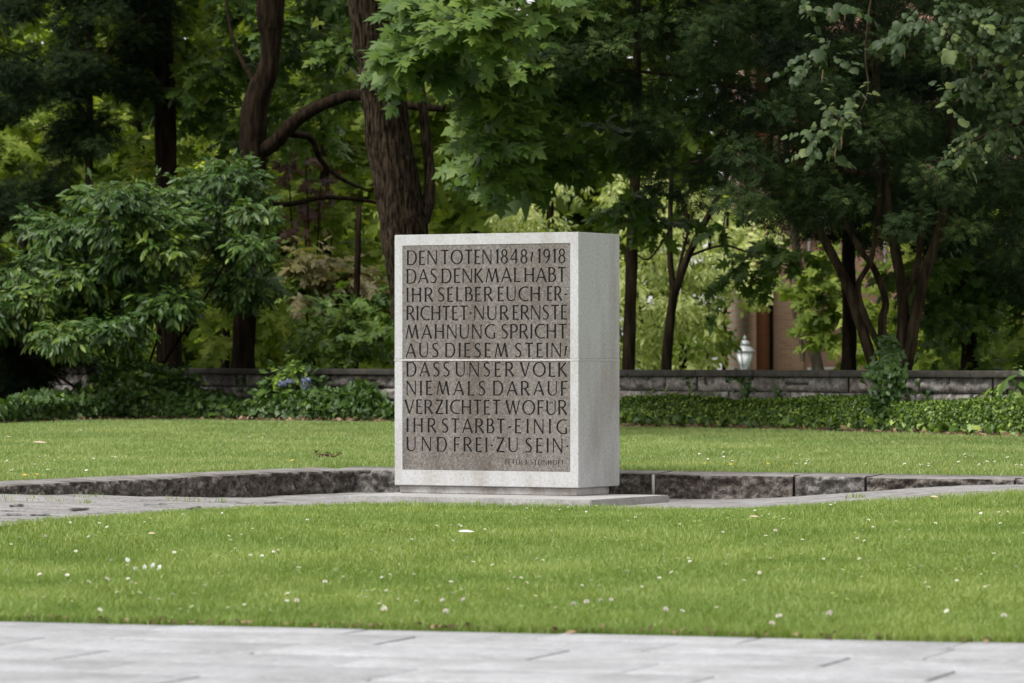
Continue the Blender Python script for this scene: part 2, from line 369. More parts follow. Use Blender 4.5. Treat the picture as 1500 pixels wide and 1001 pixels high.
# ------------------------------------------------------------------ kerb walls: rough hewn stones
def hewn_stone(p0, p1, inward, zb0, zb1, ztop, depth, mat, topmat, parent, seed, rough=.035):
    """p0->p1 along the wall (2D), 'inward' unit 2D towards the sunken court; front face is displaced"""
    p0 = np.array(p0); p1 = np.array(p1); L = np.linalg.norm(p1-p0); nu = max(6, int(L/.022)); nv = 14
    d = (p1-p0)/L; V = []; q = []; fm = []
    u = np.linspace(0, 1, nu); v = np.linspace(0, 1, nv); U, W_ = np.meshgrid(u, v); U = U.ravel(); W_ = W_.ravel()
    base = p0 + (p1-p0)*U[:, None]; zb = zb0+(zb1-zb0)*U; zt = ztop - .022 + (vnoise(np.c_[U*L*2.3, U*0, U*0+seed], seed)-.5)*.012
    z = zb + (zt-zb)*W_
    nn = fbm(np.c_[U*L*11, z*15, np.full(len(U), seed*3.1)], seed, 4)-.5
    rid = np.abs(fbm(np.c_[U*L*13+5, z*13, np.full(len(U), seed*1.7)], seed+9, 3)-.5)*2
    edge = np.clip(np.minimum(U, 1-U)*L/.03, 0, 1)*np.clip((1-W_)*(ztop-zb)/.02, 0, 1)
    disp = (.012 + nn*rough*3.0 - rid*rough*1.2)*edge
    xy = base + np.array(inward)*disp[:, None]
    V = np.c_[xy, z]; ii = np.arange(len(V)).reshape(nv, nu)
    q = np.c_[ii[:-1, :-1].ravel(), ii[:-1, 1:].ravel(), ii[1:, 1:].ravel(), ii[1:, :-1].ravel()]
    n0 = len(V); back = np.array(inward)*(-depth)
    # top face strip, ends and back
    topf = ii[-1]; tb = np.c_[(p0+(p1-p0)*u[:, None])+back, np.full(nu, ztop)]; bb = np.c_[(p0+(p1-p0)*u[:, None])+back, zb0+(zb1-zb0)*u-.02]
    V = np.r_[V, tb, bb]; t_i = n0+np.arange(nu); b_i = n0+nu+np.arange(nu)
    qt = np.c_[topf[:-1], topf[1:], t_i[1:], t_i[:-1]]; qb = np.c_[t_i[:-1], t_i[1:], b_i[1:], b_i[:-1]]
    ends = []
    for k in (0, nu-1):
        col = ii[:, k]
        for j in range(nv-1): ends.append((col[j], col[j+1], t_i[k], b_i[k]) if j == nv-2 else (col[j], col[j+1], b_i[k], b_i[k]))
    q4 = [e for e in ends if e[2] != e[3]]; t3 = [e[:3] for e in ends if e[2] == e[3]]
    fm = [0]*len(q)+[1]*len(qt)+[0]*len(qb)+[0]*len(q4)+[0]*len(t3)
    o = mesh_np('kerbstone', V, [q, qt, qb, np.array(q4).reshape(-1, 4), np.array(t3).reshape(-1, 3)], mat, parent, mats=[mat, topmat], fmat=fm)
    return o
ZT = CAMZ-HB+.012
def zbase(p): return CAMZ-float(np.clip(tps(np.array([p])), .9, 1.13)[0])-.02
cR = on_kerb(2.5, 0); kr = empty('kerb_wall', (cR[0], cR[1], CAMZ-1.1), 'low hewn stone kerb wall right of the memorial stone, four joints showing', 'kerb wall')
def a_at(px):        # distance along right wall where it crosses photo column px
    k = (px-750)/F; return float((k*KC[1]-KC[0])/(Tv[0]-k*Tv[1]))
cuts = [-.25, 1.15, a_at(957), a_at(1163), a_at(1268), a_at(1487), a_at(1487)+1.4, a_at(1487)+2.7]
mats_r = ['kerb_pale', 'kerb', 'kerb', 'kerb_pale', 'kerb', 'kerb', 'kerb']
for i in range(len(cuts)-1):
    p0 = on_kerb(cuts[i]+.012, 0); p1 = on_kerb(cuts[i+1]-.012, 0)
    hewn_stone(p0, p1, -Sv, zbase(p0), zbase(p1), ZT+random.uniform(-.004, .004), .36, M[mats_r[i]], M['kerb_top'], kr, 11+i, .05)
mb = MB(); p0 = on_kerb(a_at(957), 0)+Sv*.01; mb.box((p0[0], p0[1], CAMZ-1.01), .022, .03, .2, (*Tv, 0), (*Sv, 0)); jm = mb.build('mortar_joint', M['mortar'], kr)
for px in (1163, 1268, 1487):
    mb = MB(); p0 = on_kerb(a_at(px), 0)+Sv*.06; mb.box((p0[0], p0[1], ZT-.11), .03, .06, .2, (*Tv, 0), (*Sv, 0)); mb.build('open_joint', M['dark_gap'], kr)
cL = on_kerb(0, 2.5); kl = empty('kerb_wall', (cL[0], cL[1], CAMZ-1.1), 'dark hewn stone kerb wall running forward on the left of the memorial stone', 'kerb wall')
def b_at(px):
    k = (px-750)/F; return float((k*KC[1]-KC[0])/(-Sv[0]+k*Sv[1]))
cutl = [0.0, b_at(345), b_at(150), b_at(-20), b_at(-120)]
for i in range(len(cutl)-1):
    p0 = on_kerb(0, cutl[i+1]-.008); p1 = on_kerb(0, cutl[i]+.008)
    hewn_stone(p0, p1, Tv, zbase(p0), zbase(p1), ZT+random.uniform(-.003, .003), .36, M['kerb'], M['kerb_top'], kl, 31+i, .05)

# ------------------------------------------------------------------ the memorial stone
BW, BD, BH = 1.665, .70, 2.0
CX, CY, BZ = .52, 31.956, CAMZ-.987
mon = empty('memorial_stone', (CX, CY, BZ), 'pale granite memorial block with dark engraved panel, standing on the lawn', 'memorial')
TX, SX = (Tv[0], Tv[1], 0), (Sv[0], Sv[1], 0)
R3 = Matrix(((Tv[0], Sv[0], 0), (Tv[1], Sv[1], 0), (0, 0, 1))).to_4x4()
# local frame of parts: x along t (0 at the right front corner, -BW at left), y into the stone, z up from stone base
def bm_obj(name, bm, mat, parent):
    me = bpy.data.meshes.new(name); bm.to_mesh(me); bm.free()
    for m_ in (mat if isinstance(mat, list) else [mat]): me.materials.append(m_)
    o = bpy.data.objects.new(name, me); S.collection.objects.link(o); o.parent = parent; return o
mon.rotation_euler = (0, 0, -TH); mon['_o'] = None; del mon['_o']
def bbox_bm(x0, x1, y0, y1, z0, z1, bev=0, sub=0):
    bm = bmesh.new(); bmesh.ops.create_cube(bm, size=1)
    for v in bm.verts: v.co = Vector(((x0+x1)/2+v.co.x*(x1-x0), (y0+y1)/2+v.co.y*(y1-y0), (z0+z1)/2+v.co.z*(z1-z0)))
    if bev: bmesh.ops.bevel(bm, geom=bm.edges[:], offset=bev, segments=2, affect='EDGES')
    return bm
def boolean(o, cutters, self_=False):
    bpy.context.view_layer.update()
    for c in cutters:
        md = o.modifiers.new('cut', 'BOOLEAN'); md.operation = 'DIFFERENCE'; md.object = c; md.solver = 'EXACT'; md.use_self = self_
    dg = bpy.context.evaluated_depsgraph_get(); me = bpy.data.meshes.new_from_object(o.evaluated_get(dg))
    o.modifiers.clear(); old = o.data; o.data = me; me.name = old.name; bpy.data.meshes.remove(old)
    for c in cutters: bpy.data.objects.remove(c)
PL, PR, PT, PB = -BW+.074, -.074, BH-.086, .125          # panel extents
JZ = 1.0; RD = .016
up = bm_obj('upper_block', bbox_bm(-BW, 0, 0, BD, JZ+.005, BH, .0045), M['granite'], mon)
lo = bm_obj('lower_block', bbox_bm(-BW, 0, 0, BD, 0, JZ-.005, .0045), M['granite'], mon)
for blk, z0, z1 in ((up, JZ-.1, PT), (lo, PB, JZ+.1)):
    c = bm_obj('cutter', bbox_bm(PL, PR, -.1, RD, z0, z1), M['granite'], mon); boolean(blk, [c])
mj = bm_obj('mortar_joint', bbox_bm(-BW-.0015, .0015, -.0015, BD+.0015, JZ-.0052, JZ+.0052), M['mortar'], mon)
# ---- lettering: own roman capitals as ribbons (x, y, width)
TK, TN = .148, .074
def stem(x, y0=0, y1=1, w=TK):
    f = 1.3
    return [(x, y0, w*f), (x, y0+.05*(y1-y0), w*1.08), (x, y0+.2*(y1-y0), w), (x, y0+.8*(y1-y0), w), (x, y0+.95*(y1-y0), w*1.08), (x, y1, w*f)]
def bar(x0, y0, x1, y1, w0=TN, w1=None): return [(x0, y0, w0), ((x0+x1)/2, (y0+y1)/2, (w0+(w1 or w0))/2), (x1, y1, w1 or w0*1.5)]
def ell(cx, cy, rx, ry, a0, a1, n=18, tk=TK, tn=TN):
    r = []
    for k in range(n+1):
        a = math.radians(a0+(a1-a0)*k/n); r.append((cx+rx*math.cos(a), cy+ry*math.sin(a), tn+(tk-tn)*abs(math.cos(a))**1.6))
    return r
def bowl(x, y0, y1, w):
    return [(x, y1, TN), (x+w*.4, y1, TN)] + ell(x+w*.45, (y0+y1)/2, w*.55, (y1-y0)/2, 88, -88, 14) + [(x+w*.4, y0, TN), (x, y0, TN)]
GL = {
 'A': (.72, [bar(.02, 0, .37, 1, TN*1.3, TN), bar(.37, .99, .70, 0, TK*.8, TK*1.15), bar(.13, .32, .58, .32)]),
 'B': (.50, [stem(.06), bowl(.06, .53, .98, .36), bowl(.06, .02, .53, .43)]),
 'C': (.68, [ell(.50, .5, .44, .48, 62, 298, 24)]),
 'D': (.70, [stem(.06), bowl(.06, .02, .98, .60)]),
 'E': (.43, [stem(.06), bar(.06, .975, .40, .975), bar(.06, .51, .34, .51), bar(.06, .025, .42, .025)]),
 'F': (.43, [stem(.06), bar(.06, .975, .42, .975), bar(.06, .51, .36, .51)]),
 'G': (.74, [ell(.50, .5, .44, .48, 60, 300, 24), stem(.69, .02, .42, TK*.9), bar(.60, .03, .72, .10)]),
 'H': (.66, [stem(.06), stem(.60), bar(.06, .51, .60, .51)]),
 'I': (.12, [stem(.06)]),
 'K': (.60, [stem(.06), bar(.08, .47, .52, 1, TN*1.2, TN*1.6), bar(.17, .56, .58, 0, TK*.8, TK*1.1)]),
 'L': (.43, [stem(.06), bar(.06, .025, .43, .025)]),
 'M': (.92, [bar(.03, 0, .21, 1, TN*1.2, TN*1.1), bar(.21, .99, .46, .06, TK*.85), bar(.46, .06, .71, .98, TN*1.1), bar(.71, .99, .88, 0, TK, TK*1.2)]),
 'N': (.66, [stem(.03, 0, 1, TN*1.1), bar(.04, .99, .62, .01, TK*.85, TK*.8), stem(.63, 0, 1, TN*1.1)]),
 'O': (.90, [ell(.45, .5, .40, .48, 0, 360, 36)]),
 'P': (.50, [stem(.06), bowl(.06, .46, .98, .42)]),
 'R': (.60, [stem(.06), bowl(.06, .48, .98, .42), bar(.24, .50, .58, 0, TK*.75, TK*1.15)]),
 'S': (.48, [[(.42, .90, TN*1.2), (.33, .965, TN), (.22, .975, TN*1.1), (.11, .91, TK*.7), (.065, .80, TK*.8), (.10, .67, TK*.9), (.21, .565, TK), (.32, .47, TK), (.41, .36, TK*.95), (.43, .23, TK*.85), (.375, .10, TK*.7), (.26, .025, TN*1.1), (.14, .03, TN), (.04, .10, TN*1.2)]]),
 'T': (.58, [stem(.29), bar(.02, .975, .29, .975, TN*1.5, TN), bar(.29, .975, .56, .975, TN, TN*1.5)]),
 'U': (.66, [[(.06, 1, TK*1.25), (.06, .92, TK), (.06, .34, TK)] + [(.335+.275*math.cos(math.radians(a)), .32+.30*math.sin(math.radians(a)), TN+(TK-TN)*max(0, -math.cos(math.radians(a)))) for a in range(190, 361, 14)] + [(.61, .36, TN*1.1), (.61, .92, TN*1.1), (.61, 1, TN*1.5)]]),
 'V': (.66, [bar(.03, 1, .34, .01, TK*1.2, TK*.85), bar(.34, .01, .63, 1, TN, TN*1.3)]),
 'W': (.98, [bar(.03, 1, .28, .01, TK*1.2, TK*.85), bar(.28, .01, .50, .97, TN, TN*1.2), bar(.50, .98, .72, .01, TK, TK*.85), bar(.72, .01, .95, 1, TN, TN*1.3)]),
 'Z': (.60, [bar(.05, .975, .55, .975, TN*1.4, TN), bar(.53, .97, .06, .03, TK*.9), bar(.04, .025, .57, .025, TN, TN*1.5)]),
 '1': (.24, [stem(.15), bar(.02, .84, .15, .97, TN, TN)]),
 '4': (.60, [stem(.44, 0, 1, TK*.9), bar(.42, .97, .04, .30, TN*1.1, TN), bar(.03, .285, .60, .285, TN, TN*1.2)]),
 '8': (.50, [ell(.25, .745, .165, .225, 0, 360, 24, TK*.8), ell(.25, .27, .20, .25, 0, 360, 24, TK*.9)]),
 '9': (.52, [ell(.25, .70, .19, .27, 0, 360, 24, TK*.85), [(.44, .70, TK*.8), (.44, .5, TK*.9), (.40, .30, TK*.8), (.30, .12, TK*.6), (.16, .02, TN)]]),
 '/': (.16, [bar(.03, .12, .13, .80, TK*.7, TK*.9)]),
 '-': (.26, [bar(.02, .42, .24, .46, TK*.7, TK*.7)]),
 '.': (.10, [[(.05, .40, .06), (.05, .44, .14), (.05, .50, .14), (.05, .54, .06)]]),
}
u_ = GL['U']; GL['Y'] = (u_[0], u_[1] + [[(.26, .78, .06), (.26, .92, .09)], [(.41, .78, .06), (.41, .92, .09)]])   # U with dots (umlaut) inside
def ucoord(cpx, off=580):
    px = 580+cpx/5.556; s_ = (px-577.5)/270; a = s_*1.0235/((1-s_)+s_*1.0235); return -BW+a*BW
LINES = [
 (.128, [("DEN", 88, 330), ("TOTEN", 365, 775), ("1848", 808, 1068), ("/", 1095, 1120), ("1918", 1150, 1378)]),
 (.275, [("DAS", 85, 330), ("DENKMAL", 370, 1010), ("HABT", 1045, 1382)]),
 (.423, [("IHR", 85, 300), ("SELBER", 338, 785), ("EUCH", 828, 1170), ("ER-", 1230, 1392)]),
 (.570, [("RICHTET.", 85, 612), ("NUR", 637, 915), ("ERNSTE", 950, 1392)]),
 (.718, [("MAHNUNG", 78, 805), ("SPRICHT", 855, 1388)]),
 (.866, [("AUS", 78, 345), ("DIESEM", 400, 908), ("STEIN/", 965, 1388)]),
 (1.018, [("DASS", 85, 435), ("UNSER", 485, 958), ("VOLK", 1010, 1390)]),
 (1.167, [("NIEMALS", 85, 725), ("DARAUF", 790, 1392)]),
 (1.316, [("VERZICHTET", 70, 850), ("WOFYR", 893, 1390)]),
 (1.464, [("IHR", 85, 325), ("STARBT-", 370, 940), ("EINIG", 968, 1390)]),
 (1.613, [("UND", 85, 412), ("FREI.ZU", 470, 990), ("SEIN.", 1050, 1400)]),
 (1.783, [("PETER", 885, 1025), ("A.", 1045, 1075), ("STEINHOFF", 1092, 1365)]),
]
def ribbon(bm, pts, x0, zb, sx, sz, y0, y1):
    pts = [(x0+p[0]*sx, zb+p[1]*sz, p[2]*sz) for p in pts]; n = len(pts); Lf, Rt = [], []
    closed = abs(pts[0][0]-pts[-1][0])+abs(pts[0][1]-pts[-1][1]) < 1e-6
    if closed: pts = pts[:-1]; n -= 1
    for i, (x, z, w) in enumerate(pts):
        a = pts[(i-1) % n] if closed or i else pts[i]; b = pts[(i+1) % n] if closed or i < n-1 else pts[i]
        dx, dz = b[0]-a[0], b[1]-a[1]; l = math.hypot(dx, dz) or 1; nx_, nz_ = -dz/l, dx/l
        Lf.append((x+nx_*w/2, z+nz_*w/2)); Rt.append((x-nx_*w/2, z-nz_*w/2))
    rings = []
    for (a, b) in zip(Lf, Rt):
        rings.append([bm.verts.new((a[0], y0, a[1])), bm.verts.new((b[0], y0, b[1])), bm.verts.new((b[0], y1, b[1])), bm.verts.new((a[0], y1, a[1]))])
    m = n if closed else n-1
    for i in range(m):
        r, s_ = rings[i], rings[(i+1) % n]
        for k in range(4): bm.faces.new((r[k], r[(k+1) % 4], s_[(k+1) % 4], s_[k]))
    if not closed: bm.faces.new(rings[0][::-1]); bm.faces.new(rings[-1])
cut_bm = {0: bmesh.new(), 1: bmesh.new()}
for v, words in LINES:
    half = 0 if v < 1 else 1; cap = .113 if v < 1.7 else .038
    zb = BH-v-cap
    for wd_, x0, x1 in words:
        u0, u1 = ucoord(x0), ucoord(x1); ws = [GL[ch][0] for ch in wd_]; ext = u1-u0
        gap = .17*cap if len(wd_) > 1 else 0
        k = (ext-gap*(len(ws)-1))/(sum(ws)*cap); k = min(max(k, .72), 1.12)
        gap = (ext-k*sum(ws)*cap)/max(1, len(ws)-1); x = u0
        for ch, w in zip(wd_, ws):
            jz = random.uniform(-.0015, .0015)
            for st_ in GL[ch][1]:
                pts = st_
                if v > 1.7: pts = [(p[0], p[1], p[2]*1.05) for p in st_]
                ribbon(cut_bm[half], pts, x, zb+jz, k*cap, cap, -.02-random.random()*.004, .03+random.random()*.004)
            x += k*w*cap+gap
for half, (z0, z1) in enumerate(((JZ+.005, PT-.001), (PB+.001, JZ-.005))):
    bmesh.ops.recalc_face_normals(cut_bm[half], faces=cut_bm[half].faces[:])
    pan = bm_obj('inscription_panel', bbox_bm(PL+.001, PR-.001, .003, .0095, z0, z1), [M['panel'], M['letter']], mon)
    c = bm_obj('cutter', cut_bm[half], [M['panel'], M['letter']], mon)
    for p_ in c.data.polygons: p_.material_index = 1
    boolean(pan, [c], True)
    bm = bmesh.new(); vs = [bm.verts.new(p_) for p_ in ((PL+.004, .0105, z0+.004), (PR-.004, .0105, z0+.004), (PR-.004, .0105, z1-.004), (PL+.004, .0105, z1-.004))]; bm.faces.new(vs)
    lt = bm_obj('lettering', bm, M['letter'], pan)
pan['label'] = None; del pan['label']
# neck course and plinth slab
bm_obj('base_course', bbox_bm(-BW+.03, -.03, .03, BD-.12, -.063, .0, .006), M['neck'], mon)
bm_obj('plinth', bbox_bm(-BW-.05, .49, -.73, .60, -.135, -.063, .008), M['plinth'], mon)

# ------------------------------------------------------------------ foliage machinery
def nrm(a): return a/np.maximum(np.linalg.norm(a, axis=-1, keepdims=True), 1e-9)
def fan(outline, center):
    V = np.array([center]+outline, float); n = len(outline)
    F_ = np.array([(0, 1+i, 1+(i+1) % n) for i in range(n)]); return V, F_
_half = [(.05,-.02),(.24,-.06),(.46,.04),(.22,.19),(.44,.33),(.64,.60),(.42,.53),(.17,.44),(.25,.70),(.13,.78)]
_mo = [(0,0,0)] + [(x, y, -.10*abs(x)-.12*y*y) for x, y in _half] + [(0,1.02,-.14)] + [(-x, y, -.10*abs(x)-.12*y*y) for x, y in _half[::-1]]
T_MAPLE = fan(_mo, (0,.36,.02))
_half2 = [(.20,-.06),(.42,.06),(.50,.28),(.40,.42),(.42,.62),(.24,.78)]
_lo = [(0,0,0)] + [(x, y, -.18*abs(x)-.25*y*y) for x, y in _half2] + [(0,1.,-.28)] + [(-x, y, -.18*abs(x)-.25*y*y) for x, y in _half2[::-1]]
T_LIND = fan(_lo, (0,.4,.05))
_half3 = [(.24,.0),(.46,.18),(.30,.36),(.34,.55),(.14,.75)]
_io = [(0,.05,0)] + [(x, y, -.1*abs(x)) for x, y in _half3] + [(0,1.,-.1)] + [(-x, y, -.1*abs(x)) for x, y in _half3[::-1]]
T_IVY = fan(_io, (0,.35,.04))
def lance(w, fold=.35, droop=.25):
    V = np.array([(0,0,0),(w*.75,.28,0),(w,.55,-droop*.3),(w*.6,.8,-droop*.65),(0,1,-droop),(-w*.6,.8,-droop*.65),(-w,.55,-droop*.3),(-w*.75,.28,0),(0,.3,-fold*w),(0,.6,-droop*.3-fold*w),(0,.82,-droop*.66-fold*w*.6)], float)
    Fq = [(0,1,8),(1,2,8),(2,9,8),(2,3,9),(3,10,9),(3,4,10),(4,5,10),(5,6,10),(6,9,10),(6,7,9),(7,8,9),(7,0,8)]
    return V, np.array(Fq)
T_LAUREL = lance(.17); T_WILLOW = lance(.09, .2, .35); T_OVAL = lance(.3, .2, .2)
def diamond(w): return np.array([(0,0,0),(w,.5,.0),(0,1,-.05),(-w,.5,.0)], float), np.array([(0,1,2),(0,2,3)])
T_DIA = diamond(.32)
def yew_spray():
    V, F_ = [], []; r = random.Random(3)
    for i in range(9):
        t = i/8; sd_ = 1 if i % 2 else -1; base = np.array([0, t*.75, 0]); L = .42*(1-.45*t)
        if i == 8: d = np.array([0, 1, .1])
        else: d = np.array([sd_*.85, .5, r.uniform(-.25, .35)])
        d = d/np.linalg.norm(d); sdv = np.cross(d, [0, 0, 1]); sdv = sdv/np.linalg.norm(sdv)*.055
        n = len(V); V += [base, base+d*L*.5+sdv, base+d*L, base+d*L*.5-sdv]; F_ += [(n, n+1, n+2), (n, n+2, n+3)]
    return np.array(V), np.array(F_)
T_YEW = yew_spray()
def leaves(tpl, pos, yd, nd, sc, rnd):
    TV, TF = tpl; k = len(TV); n = len(pos)
    y = nrm(yd); x = nrm(np.cross(y, nd)); z = np.cross(x, y); sc = np.asarray(sc).reshape(-1, 1, 1)
    V = pos[:, None, :] + sc*(x[:, None, :]*TV[None, :, 0:1] + y[:, None, :]*TV[None, :, 1:2] + z[:, None, :]*TV[None, :, 2:3])
    Fc = (TF[None] + (np.arange(n)*k)[:, None, None]).reshape(-1, 3)
    return V.reshape(-1, 3), Fc, np.repeat(rnd, k)
def clumps_world(cl):
    """(px,py,rx,ry,z,rz) -> centres and radii in metres"""
    c = np.array([P(a[0], a[1], a[4]) for a in cl]); r = np.array([(a[2]*a[4]/F, a[5], a[3]*a[4]/F) for a in cl]); return c, r
def inpoly(x, y, poly):
    r = False; n = len(poly)
    for i in range(n):
        x0, y0 = poly[i]; x1, y1 = poly[(i+1) % n]
        if (y0 > y) != (y1 > y) and x < (x1-x0)*(y-y0)/(y1-y0)+x0: r = not r
    return r
def fill(poly, n, z0, z1, r0, r1, flat_=.7, rz=.5, rs=1):
    rr = random.Random(rs); xs_ = [p[0] for p in poly]; ys_ = [p[1] for p in poly]; out = []
    while len(out) < n:
        x, y = rr.uniform(min(xs_), max(xs_)), rr.uniform(min(ys_), max(ys_))
        if inpoly(x, y, poly):
            r = rr.uniform(r0, r1); out.append((x, y, r, r*flat_*rr.uniform(.8, 1.2), rr.uniform(z0, z1), rz*rr.uniform(.7, 1.3)))
    return out
def spray_leaves(cl, n_spray, per, size, tpl, seed, droop=.25, spread=.9, length=None, shell=.45, up=.9, jitter=.5, face=.25, vbias=.5):
    """sprays of leaves through the clumps: twig axes point outwards, leaves alternate along them"""
    r = np.random.default_rng(seed); c, rad = clumps_world(cl); V0 = rad[:, 0]*rad[:, 2]
    w = V0/V0.sum(); cnt = np.maximum(1, np.round(w*n_spray)).astype(int); ci = np.repeat(np.arange(len(cl)), cnt); m = len(ci)
    u = nrm(r.normal(size=(m, 3))); rr = (shell+(1-shell)*r.random(m))[:, None]
    p0 = c[ci] + u*rad[ci]*rr
    ax = nrm(u*np.array([1, 1, .5]) + r.normal(size=(m, 3))*.45 + np.array([0, -.35, -droop])); length = length or size*2.2
    side = nrm(np.cross(ax, np.array([0, 0, 1.]) + r.normal(size=(m, 3))*.15))
    k = np.tile(np.arange(per), m); si = np.repeat(np.arange(m), per); t = (k+.5)/per
    sg = np.where(k % 2 == 0, 1., -1.); last = (k == per-1)
    pos = p0[si] + ax[si]*(t*length)[:, None]
    yd = ax[si]*(.5+t)[:, None] + side[si]*(sg*spread*np.where(last, .1, 1))[:, None] + np.array([0, 0, -droop]) + r.normal(size=(m*per, 3))*.25
    nd = np.array([0, -face, up]) + r.normal(size=(m*per, 3))*jitter + u[si]*.25
    sc = size*np.exp(r.normal(size=m*per)*.27)*np.where(last, .8, 1)
    vb = np.clip(.5+ (r.random(len(cl))-.5)*.5, 0, 1)
    rnd = np.clip(vb[ci][si] + r.normal(size=m*per)*.2 + (vbias-.5), 0, 1)
    return leaves(tpl, pos, yd, nd, sc, rnd)
def join(parts):
    V, F_, A, n = [], [], [], 0
    for v, f, a in parts: V.append(v); F_.append(f+n); A.append(a); n += len(v)
    return np.concatenate(V), np.concatenate(F_), np.concatenate(A)
def crown(name, parts, mat, parent):
    V, F_, A = join(parts); return mesh_np(name, V, [F_], mat, parent, A)
def tube(MBo, pts, sides=12, rough=.08, seed=0, ridge=0):
    """pts: world (x,y,z,r); smoothed by Catmull-Rom"""
    pts = np.array(pts, float); n = len(pts); out = []
    for i in range(n-1):
        p0, p1, p2, p3 = pts[max(i-1, 0)], pts[i], pts[i+1], pts[min(i+2, n-1)]
        st_ = max(3, int(np.linalg.norm(p2[:3]-p1[:3])/.12)) if ridge else 5
        for k in range(st_):
            t = k/st_; out.append(.5*((2*p1)+(-p0+p2)*t+(2*p0-5*p1+4*p2-p3)*t*t+(-p0+3*p1-3*p2+p3)*t**3))
    out.append(pts[-1]); out = np.array(out); m = len(out); V = []
    for i in range(m):
        d = out[min(i+1, m-1), :3]-out[max(i-1, 0), :3]; d = d/np.linalg.norm(d)
        a = np.cross(d, (0, 1, 0.13)); a = a/np.linalg.norm(a); b = np.cross(d, a)
        th = np.arange(sides)*2*np.pi/sides
        ring = np.cos(th)[:, None]*a + np.sin(th)[:, None]*b
        q = out[i, :3] + ring*out[i, 3]
        nz = 1 + rough*(vnoise(q*np.array([3, 3, 1.2])/max(out[i, 3]*4, .1)+seed, seed)-.5)*2
        if ridge: nz = nz + ridge*(np.abs(vnoise(np.c_[np.cos(th)*8, np.sin(th)*8, np.full(sides, out[i, 2]*1.5)]+seed, seed+3)-.5)*2-.5) + ridge*.5*(vnoise(np.c_[np.cos(th)*17, np.sin(th)*17, np.full(sides, out[i, 2]*4)]+seed, seed+4)-.5)
        V.append(out[i, :3] + ring*(out[i, 3]*np.maximum(nz, .3))[:, None])
    V = np.concatenate(V); ii = np.arange(len(V)).reshape(m, sides); jj = np.roll(ii, -1, 1)
    q = np.c_[ii[:-1].ravel(), jj[:-1].ravel(), jj[1:].ravel(), ii[1:].ravel()]; MBo.add(V, q)
def ppath(pp, z, dz=0):
    n = len(pp); return [(*P(a[0], a[1], z+dz*i/max(1, n-1)), a[2]*z/F) for i, a in enumerate(pp)]
def tree(name, base_px, z, label, cat, trunk, limbs, barkm, group=None, sides=12, ridge=0):
    b = P(base_px, 560, z); gzv = gz(b[0], b[1])
    e = empty(name, (b[0], b[1], gzv), label, cat, group)
    if trunk:
        pts = ppath(trunk, z); lastp = pts[-1]
        if lastp[2] > gzv: pts.append((lastp[0]+(lastp[0]-pts[-2][0])*.2, lastp[1], gzv-.1, lastp[3]*1.25))
        m = MB(); tube(m, pts, sides, .10, int(base_px) % 17, ridge); m.build('trunk', barkm, e, True)
    for lm in limbs:
        m = MB(); dz = lm[0][3] if len(lm[0]) > 3 else 0
        tube(m, ppath([a[:3] for a in lm], z, dz), 9, .12, int(lm[0][0]) % 13); m.build('limb', barkm, e, True)
    return e
def twigs(e, mat, pairs, z, name='limb'):
    for pp, dz in pairs:
        m = MB(); tube(m, ppath(pp, z, dz), 6, .1, 2); m.build(name, mat, e, True)

# ------------------------------------------------------------------ bed, edging, wall behind the back lawn
mb = MB(); V = []; q = []
xb = np.linspace(-14, 14, 80)
for i, x in enumerate(xb):
    y0 = float(np.interp(x, LB[:, 0], LB[:, 1])); V += [(x, y0, CAMZ-HB+.012), (x, y0+.22, CAMZ-HB+.018), (x, y0+.22, CAMZ-HB-.02)]
    if i: q += [(3*i-3, 3*i, 3*i+1, 3*i-2), (3*i-2, 3*i+1, 3*i+2, 3*i-1)]
mb.add(V, q); structure(mb.build('lawn_edging', M['edging']))
def wall_pt(t, off=0): return WL0 + WD*t - WN*(-off)
def wall_y(x): return WL0[1] + (x-WL0[0])*WD[1]/WD[0]
mb = MB(); V = []; q = []
for i, x in enumerate(xb):
    y0 = float(np.interp(x, LB[:, 0], LB[:, 1]))+.2; y1 = max(wall_y(x)+.3, y0+.3)
    V += [(x, y0, CAMZ-HB+.008), (x, y1, CAMZ-HB+.02)]
    if i: q.append((2*i-2, 2*i, 2*i+1, 2*i-1))
mb.add(V, q); structure(mb.build('planting_bed', M['soil']))
wm = (WL0+WL1)/2
wall = empty('garden_wall', (wm[0], wm[1], CAMZ-HB), 'low grey ashlar garden wall with dark mossy coping behind the hedge', 'wall')
WT = CAMZ-.115; wh = .9
mb = MB(); r_ = random.Random(5); tot = np.linalg.norm(WL1-WL0)
mb2 = MB()
